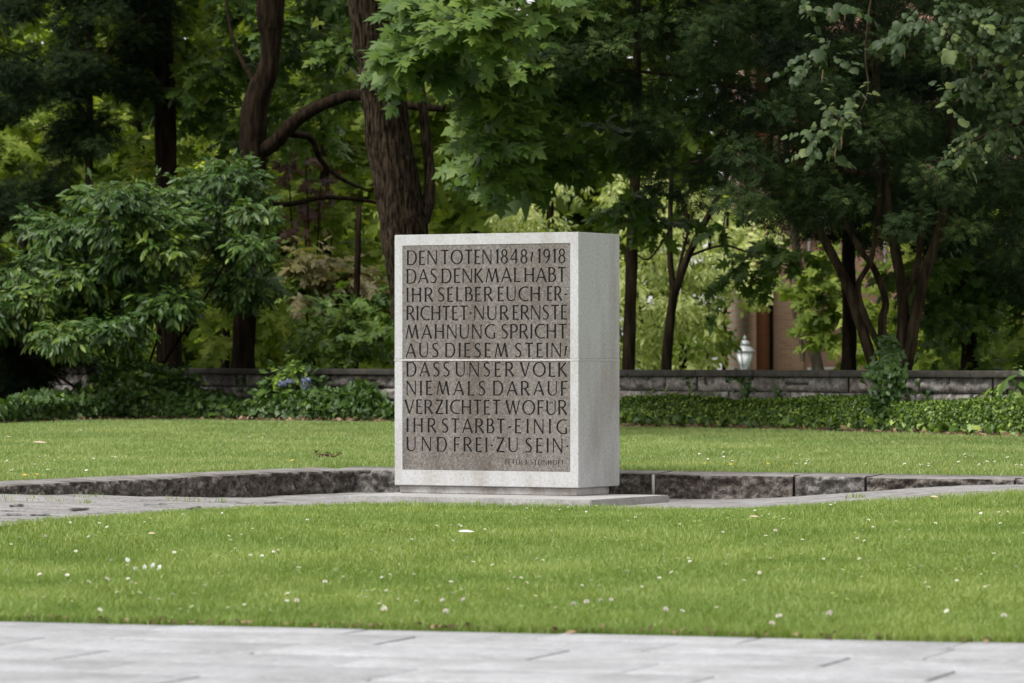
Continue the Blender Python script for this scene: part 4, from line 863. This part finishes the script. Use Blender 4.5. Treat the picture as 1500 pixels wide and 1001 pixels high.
# ------------------------------------------------------------------ grass blades
def blades(pos, h, w, seed, lean=.5):
    r = np.random.default_rng(seed); n = len(pos); th = r.random(n)*2*np.pi; ph = r.random(n)*2*np.pi
    wv = np.c_[np.cos(th), np.sin(th)*.6, np.zeros(n)]*w[:, None]*.5
    ln = np.c_[np.cos(ph), np.sin(ph), np.zeros(n)]*(h*lean*(.2+r.random(n)))[:, None]; up_ = np.c_[np.zeros(n), np.zeros(n), h]
    mid = pos+ln*.3+up_*.6; tipp = pos+ln*1.15+up_*np.where(r.random(n) < .15, .75, 1.)[:, None]
    V = np.stack([pos-wv, pos+wv, mid+wv*.75, mid-wv*.75, tipp], 1).reshape(-1, 3)
    i = np.arange(n)[:, None]*5
    return V, i+np.array([[0, 1, 2, 3]]), i+np.array([[3, 2, 4]])
def lawn(name, label, xy, zoff, hr, wr, mat, seed):
    r = np.random.default_rng(seed+1); n = len(xy); z = ground(xy)-.008
    den = vnoise(np.c_[xy*np.array([1.3, .9]), np.zeros(n)], seed); fine = vnoise(np.c_[xy*np.array([7, 4]), np.zeros(n)], seed+2)
    h = hr*(.55+.6*r.random(n))*(.75+.35*den+.35*fine); w = wr*(.7+.6*r.random(n))
    V, q, t = blades(np.c_[xy, z], h, w, seed)
    a = np.clip(.42+.28*(fine-.5)+.35*(den-.5)+r.normal(size=n)*.17, 0, .93); dry = r.random(n); a = np.where(dry < .018, .97, a)
    o = mesh_np(name, V, [q, t], mat, None, np.repeat(a, 5)); tag(o, label, 'grass', None, 'stuff'); return o
def sample_lawn(z0, z1, dens16, seed, pw=2.0, margin=1.9):
    r = np.random.default_rng(seed); out = []
    zs = np.arange(z0, z1, .5)
    for z in zs:
        hw = (z+.5)*750/F+margin; k = int(2*hw*.5*dens16*(16/z)**pw); out.append(np.c_[r.uniform(-hw, hw, k), r.uniform(z, z+.5, k)])
    return np.concatenate(out)
xy = sample_lawn(14.5, 33.5, 8200, 301); rag = vnoise(np.c_[xy*6, np.zeros(len(xy))], 5)
k_ = (path_d(xy) < .012+.02*rag) & (xy[:, 1] < lawn_front_edge(xy[:, 0])+.12*(rag-.6))
# keep blades off the plinth slab
dl = xy-np.array([CX, CY]); aa, ss = dl@Tv, dl@Sv; k_ &= ~((aa > -BW-.06) & (aa < .5) & (ss > -.74) & (ss < .62))
xyf = xy[k_]; zf = np.sqrt(xyf[:, 1]/16)
lawn('front_lawn_grass', 'bright green short lawn grass between the path and the memorial', xyf, 0, .043, .0038*zf, M['grass'], 311)
xy = sample_lawn(26, 64, 9000, 302, 2.0); a_, b_ = local(xy); rag = vnoise(np.c_[xy*5, np.zeros(len(xy))], 6)
k_ = ~((a_ > -.31-.06*rag) & (b_ > -.31-.06*rag)) & (xy[:, 1] < lawn_back_edge(xy[:, 0])+.03*rag)
xyb = xy[k_]
lawn('back_lawn_grass', 'paler short lawn grass between the kerb walls and the hedge', xyb, 0, .046, .0046*np.sqrt(xyb[:, 1]/16)*1.1, M['grass_back'], 312)
# clover and weed leaves in patches, a few long seed stalks, blades hanging over the path edge
r = np.random.default_rng(333); pc = np.c_[r.uniform(-2.8, 2.8, 46), r.uniform(15.9, 29, 46)]; pc = pc[(path_d(pc) < -.35) & (pc[:, 1] < lawn_front_edge(pc[:, 0])-.6)]
n = 95*len(pc); c_ = np.repeat(pc, 95, 0); p_ = c_+r.normal(size=(n, 2))*np.array([.16, .20]); th = r.random(n)*6.28
v_ = leaves(T_OVAL, np.c_[p_, ground(p_)+.022+.018*r.random(n)], np.c_[np.cos(th), np.sin(th), r.normal(size=n)*.25], r.normal(size=(n, 3))*.35+np.array([0, -.25, 1]), .017*np.exp(r.normal(size=n)*.25), np.clip(r.random(n)*.55, 0, 1))
tag(mesh_np('clover_leaves', v_[0], [v_[1]], M['grass'], None, v_[2]), 'small round clover leaves growing in patches in the front lawn', 'clover leaves', None, 'stuff')
n = 5200; tt = r.uniform(-2.5, 6.5, n); p_ = E0+ED*tt[:, None]-EN*(np.abs(r.normal(size=n))*.05+.0)[:, None]
V, q, t = blades(np.c_[p_, ground(p_)-.005], .03+.035*r.random(n)*vnoise(np.c_[p_*5, p_[:, :1]*0], 4), np.full(n, .004), 8, 1.0)
V = V.reshape(-1, 5, 3); V[:, 4, :2] += EN*.03*r.random((n, 1)); V[:, 4, 2] -= .008
tag(mesh_np('edge_grass', V.reshape(-1, 3), [q, t], M['grass'], None, np.repeat(np.clip(.35+r.normal(size=n)*.2, 0, .97), 5)), 'ragged grass blades hanging over the edge of the pale path', 'grass', None, 'stuff')
# tufts growing in the paving and along the foot of the left kerb wall
def px_ground(px, py):
    z = 30.
    for _ in range(25):
        x = (px-750)*z/F; g_ = gz(x, z); z = (CAMZ-g_)*F/(py-YH); z = min(max(z, 10), 64)
    return x, z
r = np.random.default_rng(303); pts = []
for (px, py, n, sp) in ((15,735,60,.22),(55,731,14,.2),(85,737,8,.06),(112,730,8,.04),(207,729.5,18,.10),(228,730,18,.12),(273,730.5,20,.03),(130,729,14,.03),(123,741,20,.04),(1255,731,40,.05)):
    x, z = px_ground(px, py); pts.append(np.c_[x+r.normal(size=n)*sp, z+r.normal(size=n)*sp*2])
pts = np.concatenate(pts)
V, q, t = blades(np.c_[pts, CAMZ-np.clip(tps(pts), .9, 1.13)+.01], .02+.03*r.random(len(pts)), np.full(len(pts), .006), 5)
tag(mesh_np('crack_grass', V, [q, t], M['grass'], None, np.repeat(r.random(len(pts))*.9, 5)), 'thin grass tufts growing out of the rough paving on the left', 'grass', None, 'stuff')

# ------------------------------------------------------------------ daisies and clover
def flower_mesh(name, R, kind, seed):
    r = random.Random(seed); V, t, mi, A = [], [], [], []
    def addtri(pts, m, a):
        n = len(V); V.extend(pts); t.append((n, n+1, n+2)); mi.append(m); A.extend([a]*3)
    H = .05 if kind == 'daisy' else .055
    for k in range(3):     # stem
        a0, a1 = k*2.094, (k+1)*2.094; c0 = (.0012*math.cos(a0), .0012*math.sin(a0)); c1 = (.0012*math.cos(a1), .0012*math.sin(a1))
        addtri([(*c0, -.01), (*c1, -.01), (*c1, H)], 2, .5); addtri([(*c0, -.01), (*c1, H), (*c0, H)], 2, .5)
    if kind == 'daisy':
        n = 14
        for k in range(n):
            a = k*2*math.pi/n+r.uniform(-.1, .1); w = .2; l = R*r.uniform(.9, 1.05); u = r.uniform(.0, .35)*R
            b = (R*.25*math.cos(a), R*.25*math.sin(a), H); e1 = (l*.8*math.cos(a-w), l*.8*math.sin(a-w), H+u*.8); e2 = (l*.8*math.cos(a+w), l*.8*math.sin(a+w), H+u*.8); tp = (l*math.cos(a), l*math.sin(a), H+u)
            v_ = r.random(); addtri([b, e1, e2], 0, v_); addtri([e1, tp, e2], 0, v_)
        for k in range(8):
            a, b = k*math.pi/4, (k+1)*math.pi/4; addtri([(R*.3*math.cos(a), R*.3*math.sin(a), H+.002), (R*.3*math.cos(b), R*.3*math.sin(b), H+.002), (0, 0, H+.005)], 1, .5)
    else:
        for k in range(70):
            z = r.uniform(-.4, 1); a = r.random()*6.283; q = math.sqrt(max(0, 1-z*z)); d = Vector((q*math.cos(a), q*math.sin(a), z*.85)); s_ = d.orthogonal().normalized()*R*.22; c = Vector((0, 0, H))
            v_ = r.random(); addtri([tuple(c+d*R*.35-s_), tuple(c+d*R*.35+s_), tuple(c+d*R*1.0)], 0, v_)
    me_o = mesh_np(name, V, [np.array(t)], None, None, A, mats=[M['white'] if kind == 'daisy' else M['clover'], M['yellow'], M['stem']], fmat=mi)
    return me_o
def place_flowers(name, cat, kind, R, spots, label, group, seed):
    r = random.Random(seed); protos = []
    for k, (px, py) in enumerate(spots):
        x, z = px_ground(px, py+.05*F/30*.6)
        if k < 3:
            o = flower_mesh(name, R, kind, seed+k); protos.append(o)
        else:
            o = protos[k % len(protos)].copy(); S.collection.objects.link(o)
        o.location = (x, z, gz(x, z)+(SUNK*0)); s_ = r.uniform(.8, 1.2); o.scale = (s_, s_, r.uniform(.85, 1.15)); o.rotation_euler = (r.uniform(-.1, .6), r.uniform(-.35, .35), r.uniform(0, 6.28))
        tag(o, label, cat, group)
L1 = [(700,217),(655,235),(545,232),(437,248),(203,258),(125,425),(225,352),(197,418),(385,447),(140,492),(690,345),(738,280),(710,303),(865,382),(785,440),(845,478),(735,360),(770,357),(815,345),(1105,472),(1165,500),(1325,478),(1230,285),(1270,270),(1195,310),(1315,318),(1390,338),(1170,355),(1138,323),(1455,385),(1385,385),(1215,425),(1120,432),(1495,470),(720,508),(395,480),(495,485),(430,490),(470,497),(180,487),(248,440),(100,472),(605,235),(118,418),(870,400),(640,415),(355,300),(262,306),(320,272)]
L2 = [(45,215),(150,222),(120,290),(220,225),(490,272),(535,210),(557,215),(568,222),(690,215),(715,225),(735,240),(760,240),(780,243),(800,250),(862,200),(880,205),(905,200),(930,205),(950,205),(985,197),(1000,195),(1020,190),(1070,273),(1060,275),(1365,228),(1375,233),(1425,240),(1430,228),(1445,226),(1410,355),(848,360),(790,410),(735,408),(640,385),(505,370),(470,370),(525,378),(435,380),(330,413),(480,415),(430,433),(95,430),(113,440),(85,380),(30,443),(205,452),(265,457),(350,460),(375,457),(60,492),(1235,265),(1380,418),(1220,460),(1040,255),(1200,268),(15,205),(170,215),(250,210),(365,245),(610,232),(660,220)]
LC = [(130,310),(305,432),(950,443),(1125,528),(1310,505),(1370,508),(1295,545),(870,505)]
RC = [(270,498),(225,507),(180,510),(295,505),(445,533),(797,550),(925,543),(948,546),(745,570),(1430,545),(760,292)]
fd = [(x/2, 640+y/2) for x, y in L1]+[(750+x/2, 640+y/2) for x, y in L2]
rr = random.Random(8)
fd += [(rr.uniform(0, 1500), 768+140*rr.random()**1.3) for _ in range(105)]
place_flowers('daisy', 'daisy', 'daisy', .0098, fd, 'tiny white daisy flower among the grass of the front lawn', 'daisies in the front lawn', 400)
place_flowers('clover_flower', 'clover', 'clover', .0118, [(x/2, 640+y/2) for x, y in LC]+[(750+x/2, 640+y/2) for x, y in RC], 'round pinkish white clover head in the front lawn', 'clover heads in the front lawn', 420)
bd = [(x/5, 660+y/5) for x, y in ((330,40),(300,58),(435,65),(415,77),(530,75),(820,57),(840,58),(250,123),(345,102),(90,155),(145,145),(350,152),(640,152),(672,72),(75,85),(55,97))]
bd += [(900+x/5, 660+y/5) for x, y in ((800,18),(812,16),(800,32),(790,48),(775,62),(688,70),(640,30),(625,32),(958,40),(868,87),(1360,40),(1430,72),(1425,87),(1340,108),(465,18))]
bd += [(1200+x/5, 660+y/5) for x, y in ((210,12),(183,90),(345,112),(405,108),(570,117),(632,103),(715,107),(760,120),(795,100),(1030,95),(1295,95),(1060,33),(1080,32),(1115,48),(1420,20),(1395,52),(1455,120),(1480,118))]
bd += [(300+x/5, 520+y/5) for x, y in ((322,570),(320,600),(285,612),(240,608),(475,565),(580,580),(585,605),(437,608),(478,640),(1050,580),(1040,600),(1200,620),(1275,625),(1290,535),(888,660))]
bd += [(x/5, 560+y/5) for x, y in ((370,350),(515,350),(540,353),(580,347),(165,428),(430,420),(137,463),(905,450),(800,295),(632,313),(963,325),(1060,373))]
bd += [(900+x/5, 520+y/5) for x, y in ((340,628),(325,575),(670,640),(795,683),(740,612),(855,605),(670,560),(165,640),(90,662))] + [(rr.uniform(920, 1490), rr.uniform(645, 685)) for _ in range(14)]
place_flowers('daisy', 'daisy', 'daisy', .0125, bd, 'tiny white daisy flower on the back lawn behind the kerb walls', 'daisies on the back lawn', 440)
# yellow hawkbits along the kerb
yl = [(x/5, 660+y/5) for x, y in ((183,210),(255,205),(1240,158))]+[(900+x/5, 660+y/5) for x, y in ((140,115),(380,130),(675,122),(857,128),(1110,122),(1240,135),(1305,132),(1480,128))]+[(1388,693),(430,679.5)]
bp = flower_mesh('buttercup', .016, 'daisy', 460); bp.data.materials.clear()
for m_ in ('yellow', 'yellow', 'stem'): bp.data.materials.append(M[m_])
for k, (px, py) in enumerate(yl):
    o = bp if k == 0 else bp.copy()
    if k: S.collection.objects.link(o)
    x, z = px_ground(px, py+3); a0_, b0_ = local([(x, z)]); 
    o.location = (x, z, CAMZ-HB if (a0_[0] < -.1 or b0_[0] < -.1) else gz(x, z)); o.rotation_euler = (.4, 0, k)
    tag(o, 'small yellow buttercup in the grass along the top of the kerb walls', 'buttercup', 'buttercups along the kerb walls')
r = np.random.default_rng(321); n = 420; tt = r.uniform(-2, 6, n); p_ = E0+ED*tt[:, None]+EN*(r.normal(size=n)*.03-.005)[:, None]
v_ = leaves(T_OVAL, np.c_[p_, np.full(n, .012)+r.random(n)*.012], r.normal(size=(n, 3))*np.array([1, 1, .25]), r.normal(size=(n, 3))*.5+np.array([0, -.2, 1]), .022*np.exp(r.normal(size=n)*.4), r.random(n)*.8)
tag(mesh_np('edge_litter', v_[0], [v_[1]], M['litter'], None, v_[2]), 'brown bits of dead leaf along the seam of lawn and path', 'leaf litter', None, 'stuff')
# fallen things on the lawn
def fallen(name, px, py, label, cat, mat, L, W_, n=1, seed=0, up=.03):
    r = np.random.default_rng(seed); x, z = px_ground(px, py); g_ = gz(x, z)+up
    tp = T_OVAL; v_ = leaves((tp[0]*np.array([W_/L*1.6, 1, .8]), tp[1]), np.array([[x, z, g_]])-np.array([[L/2, 0, 0]]), np.array([[1, .25, .12]]), np.array([[0.1, -.5, 1.]]), np.array([L]), np.array([.7]))
    return tag(mesh_np(name, v_[0], [v_[1]], mat, None, v_[2]), label, cat)
fallen('feather', 683, 790, 'white feather lying flat on the front lawn before the memorial', 'feather', M['white'], (.10), .028, seed=1, up=.045)
fallen('dry_leaf', 222, 793, 'tan dry leaf in the front lawn near the rough paving', 'leaf', M['dry'], .045, .02, seed=2, up=.045)
fallen('dry_leaf', 1105, 767, 'orange brown dry leaf in the lawn right of the memorial', 'leaf', M['dry'], .07, .022, seed=3, up=.045)
fallen('dry_leaf', 1369, 737, 'pale curled dry leaf near the right end of the kerb wall', 'leaf', M['dry'], .06, .03, seed=4, up=.045)
fallen('dry_leaf', 58, 655, 'large pinkish dry leaf on the back lawn at far left', 'leaf', M['dry'], .16, .04, seed=5, up=.05)
fallen('dry_leaf', 12, 646, 'small pale dry leaf on the back lawn near the left edge', 'leaf', M['dry'], .07, .02, seed=6, up=.05)
for k, (px, py, lab) in enumerate(((190,824,'upright white petal, leftmost of a little group on the left front lawn'),(203,836,'flat white petal lying low in the petal group on the left front lawn'),(212,836,'white petal second from right in the group on the left front lawn'),(222,833,'largest upright white petal of the group on the left front lawn'),(230,835,'rightmost white petal of the group on the left front lawn'))):
    x, z = px_ground(px, py+4); v_ = leaves(T_OVAL, np.array([[x, z, gz(x, z)+.01]]), np.array([[(k-2)*.25, -.2, .8 if k != 1 else .25]]), np.array([[0, -1, .4]]), np.array([.036]), np.array([.4]))
    tag(mesh_np('petal', v_[0], [v_[1]], M['white'], None, v_[2]), lab, 'petal', 'white petals on the lawn')
x, z = px_ground(476, 673.5); r = np.random.default_rng(12); n = 60
v_ = leaves(T_OVAL, np.c_[x+r.normal(size=n)*.05, z+r.normal(size=n)*.05, gz(x, z)+.03+r.random(n)*.03], r.normal(size=(n, 3))*np.array([1, 1, .3]), r.normal(size=(n, 3))*.4+np.array([0, 0, 1]), np.full(n, .05), r.random(n)*.6)
tag(mesh_np('leaf_heap', v_[0], [v_[1]], M['litter'], None, v_[2]), 'small brown heap of dead leaves on the back lawn left of the memorial', 'leaves')

# ------------------------------------------------------------------ street side: lantern, brick building, parked car
M['brick'], n_, b_n, _o = newmat('pink_brick')
bt = N(n_, "ShaderNodeTexBrick", Scale=1.0); bt.inputs['Color1'].default_value = (.54,.27,.20,1); bt.inputs['Color2'].default_value = (.64,.37,.28,1); bt.inputs['Mortar'].default_value = (.5,.42,.36,1)
bt.inputs['Brick Width'].default_value = .26; bt.inputs['Row Height'].default_value = .085; bt.inputs['Mortar Size'].default_value = .012
tc = n_.nodes.new("ShaderNodeTexCoord"); sx_ = n_.nodes.new("ShaderNodeSeparateXYZ"); cx_ = n_.nodes.new("ShaderNodeCombineXYZ"); n_.links.new(tc.outputs['Object'], sx_.inputs[0]); n_.links.new(sx_.outputs[0], cx_.inputs[0]); n_.links.new(sx_.outputs[2], cx_.inputs[1]); n_.links.new(cx_.outputs[0], bt.inputs['Vector'])
n_.links.new(mixc(n_, bt.outputs[0], (.8,.7,.62), noise(n_, tc.outputs['Object'], .8), 'MULTIPLY'), b_n.inputs['Base Color']); b_n.inputs['Roughness'].default_value = .9
M['brown_wood'] = flat('brown_wood', (.24,.085,.035), .7); M['pane'] = flat('window_glass', (.03,.035,.04), .08); M['frame_white'] = flat('window_frame', (.6,.58,.55), .6); M['sandstone'] = flat('sandstone_band', (.5,.38,.3), .9)
M['lamp_metal'] = flat('lamp_metal', (.30,.31,.31), .5, .2); M['lamp_glass'] = flat('lamp_glass', (.92,.92,.92), .25); M['car_paint'] = flat('car_paint', (.42,.55,.68), .3); M['tyre'] = flat('tyre', (.02,.02,.02), .8); M['lens'] = flat('headlight_glass', (.7,.7,.7), .1)
ZB = 108.; bx0 = (1096-750)*ZB/F; gb = gz(bx0+4, ZB)
bld = empty('brick_building', (bx0, ZB, gb), 'pink brick building with brown wood panels glimpsed through the trees right of the lantern', 'building')
mb = MB(); pn = MB(); win = []
mb.box((bx0+7, ZB+6, gb+7), 14, 12, 14)
bays = [(.22, .52)]+[(1.55+2.0*k, 2.55+2.0*k) for k in range(6)]
for (x0, x1, pz) in ((0, .2, .24), (.55, 1.45, .12), (2.65, 3.45, .24), (4.65, 5.45, .24), (6.65, 7.45, .24), (8.65, 9.45, .24), (10.65, 11.45, .24), (12.65, 14, .24)): mb.box((bx0+(x0+x1)/2, ZB-pz/2-.001, gb+6.9), x1-x0, pz, 13.8)
mb.build('wall', M['brick'], bld)
pn.box((bx0+.375, ZB-.06, gb+6.5), .34, .12, 13); pn.build('wood_panel', M['brown_wood'], bld)
m = MB(); tube(m, [(bx0+.60, ZB-.22, gb, .05), (bx0+.60, ZB-.22, gb+6, .05), (bx0+.60, ZB-.22, gb+13.5, .05)], 8, 0); m.build('downpipe', M['bark_dark'], bld)
for k in range(1, 3):
    m = MB(); m.box((bx0+7, ZB-.14, gb+4.1+4*k), 14.1, .29, .22, b=.02); m.build('cornice', M['sandstone'], bld)
for k in range(5):
    for f in range(3):
        xc = bx0+2.05+2*k; zc = gb+2.4+4*f; m = MB()
        for sx2 in (-1, 1): m.box((xc+sx2*.46, ZB-.05, zc), .08, .1, 2.3)
        for h in (-1.11, 1.11): m.box((xc, ZB-.05, zc+h), .84, .1, .08)
        m.box((xc, ZB-.045, zc), .06, .09, 2.14); fr = m.build('window', M['frame_white'], bld); m = MB(); m.box((xc, ZB-.012, zc), .84, .02, 2.14); m.build('pane', M['pane'], fr)
m = MB(); m.box((bx0+7, ZB+6, gb+14.2), 15, 13, .4, b=.05); m.build('roof', M['sandstone'], bld)
# lantern
ZL = 95.; lx_ = (1091-750)*ZL/F; gl = gz(lx_, ZL); u = ZL/F; lz = lambda py: CAMZ-(py-YH)*u
lan = empty('street_lantern', (lx_, ZL, gl), 'old fashioned park lantern with white tapered glass behind the wall', 'street lamp')
m = MB(); m.lathe((lx_, ZL, 0), [(.14, gl), (.14, gl+.5), (.09, gl+.6), (.06, gl+.8), (.045, lz(548)), (.07, lz(547)), (.07, lz(543)), (.11, lz(541)), (.11, lz(540)), (0, lz(540))], 12); m.build('post', M['lamp_metal'], lan, True)
m = MB(); m.lathe((lx_, ZL, 0), [(0, lz(539.5)), (.10, lz(539.5)), (.20, lz(516)), (0, lz(516))], 6); m.build('glass', M['lamp_glass'], lan)
m = MB()
for k in range(6):
    a = k*math.pi/3; tube(m, [(lx_+.105*math.cos(a), ZL+.105*math.sin(a), lz(540), .012), (lx_+.155*math.cos(a), ZL+.155*math.sin(a), lz(528), .012), (lx_+.208*math.cos(a), ZL+.208*math.sin(a), lz(516), .012)], 5, 0)
m.lathe((lx_, ZL, 0), [(.20, lz(516.5)), (.235, lz(516)), (.235, lz(514.5)), (.20, lz(514))], 6); m.build('frame', M['lamp_metal'], lan)
m = MB(); m.lathe((lx_, ZL, 0), [(.225, lz(514.6)), (.19, lz(511)), (.12, lz(507.5)), (.10, lz(506)), (.125, lz(505.5)), (.125, lz(503.5)), (.09, lz(500.5)), (.05, lz(498.5)), (0, lz(498.3))], 12); m.build('cap', M['lamp_metal'], lan, True)
m = MB(); m.lathe((lx_, ZL, 0), [(.03, lz(499)), (.025, lz(497)), (.05, lz(495.8)), (.045, lz(494.8)), (.018, lz(494)), (.012, lz(492)), (0, lz(490.5))], 8); m.build('finial', M['lamp_metal'], lan, True)
# parked car
ZC = 92.; cx0 = (985-750)*ZC/F; gc = gz(cx0, ZC); top = lz(0)*0 + CAMZ-(538.8-YH)*ZC/F; Hc = top-gc
car = empty('parked_car', (cx0, ZC, gc), 'light blue parked car showing only its roof above the wall near the lantern', 'car')
def prism(prof, y0, y1, inset=0):
    n = len(prof); V = [(cx0+x, y0+(inset if z > .9 else 0), gc+z*Hc/1.5) for x, z in prof]+[(cx0+x, y1-(inset if z > .9 else 0), gc+z*Hc/1.5) for x, z in prof]
    m = MB(); bm = bmesh.new(); vs = [bm.verts.new(v) for v in V]; f0 = bm.faces.new(vs[:n]); f1 = bm.faces.new(vs[n:][::-1])
    for i in range(n): bm.faces.new((vs[i], vs[n+i], vs[n+(i+1) % n], vs[(i+1) % n]))
    bmesh.ops.recalc_face_normals(bm, faces=bm.faces[:]); bmesh.ops.triangulate(bm, faces=[f for f in bm.faces if len(f.verts) > 4]); bm.verts.index_update()
    m.add([v.co for v in bm.verts], [[v.index for v in f.verts] for f in bm.faces if len(f.verts) == 4], [[v.index for v in f.verts] for f in bm.faces if len(f.verts) == 3]); bm.free(); return m
prism([(-2.1,.3),(2.1,.3),(2.15,.6),(2.05,.85),(1.2,.93),(.55,1.4),(.3,1.48),(-.9,1.5),(-1.5,1.42),(-2.05,.92),(-2.15,.6)], ZC, ZC+1.75, .12).build('body', M['car_paint'], car)
for (x0, x1, x2, x3) in ((.95,.45,-.25,-.25), (-.33,-.33,-1.2,-1.55)):
    m = MB(); s_ = Hc/1.5; m.add([(cx0+x0, ZC+.055, gc+.96*s_), (cx0+x1, ZC+.115, gc+1.37*s_), (cx0+x2, ZC+.115, gc+1.39*s_), (cx0+x3, ZC+.055, gc+.96*s_)], [(0, 1, 2, 3)]); m.v[-1] = m.v[-1]-np.array([0, .01, 0]); m.build('side_window', M['pane'], car)
for wx in (-1.35, 1.35):
    m = MB(); V = []; 
    for k in range(20):
        a = k*math.pi/10; V += [(cx0+wx+.34*math.cos(a), ZC-.02, gc+.34+.34*math.sin(a)), (cx0+wx+.34*math.cos(a), ZC+.2, gc+.34+.34*math.sin(a)), (cx0+wx+.2*math.cos(a), ZC-.04, gc+.34+.2*math.sin(a))]
    V.append((cx0+wx, ZC-.03, gc+.34)); q = []; t = []
    for k in range(20):
        k2 = (k+1) % 20; q += [(3*k, 3*k+1, 3*k2+1, 3*k2), (3*k, 3*k2, 3*k2+2, 3*k+2)]; t.append((3*k+2, 3*k2+2, 60))
    m.add(V, q, t); m.build('wheel', M['tyre'], car)
m = MB(); m.box((cx0+2.12, ZC+.25, gc+.68), .08, .35, .14, b=.02); m.build('headlight', M['lens'], car)
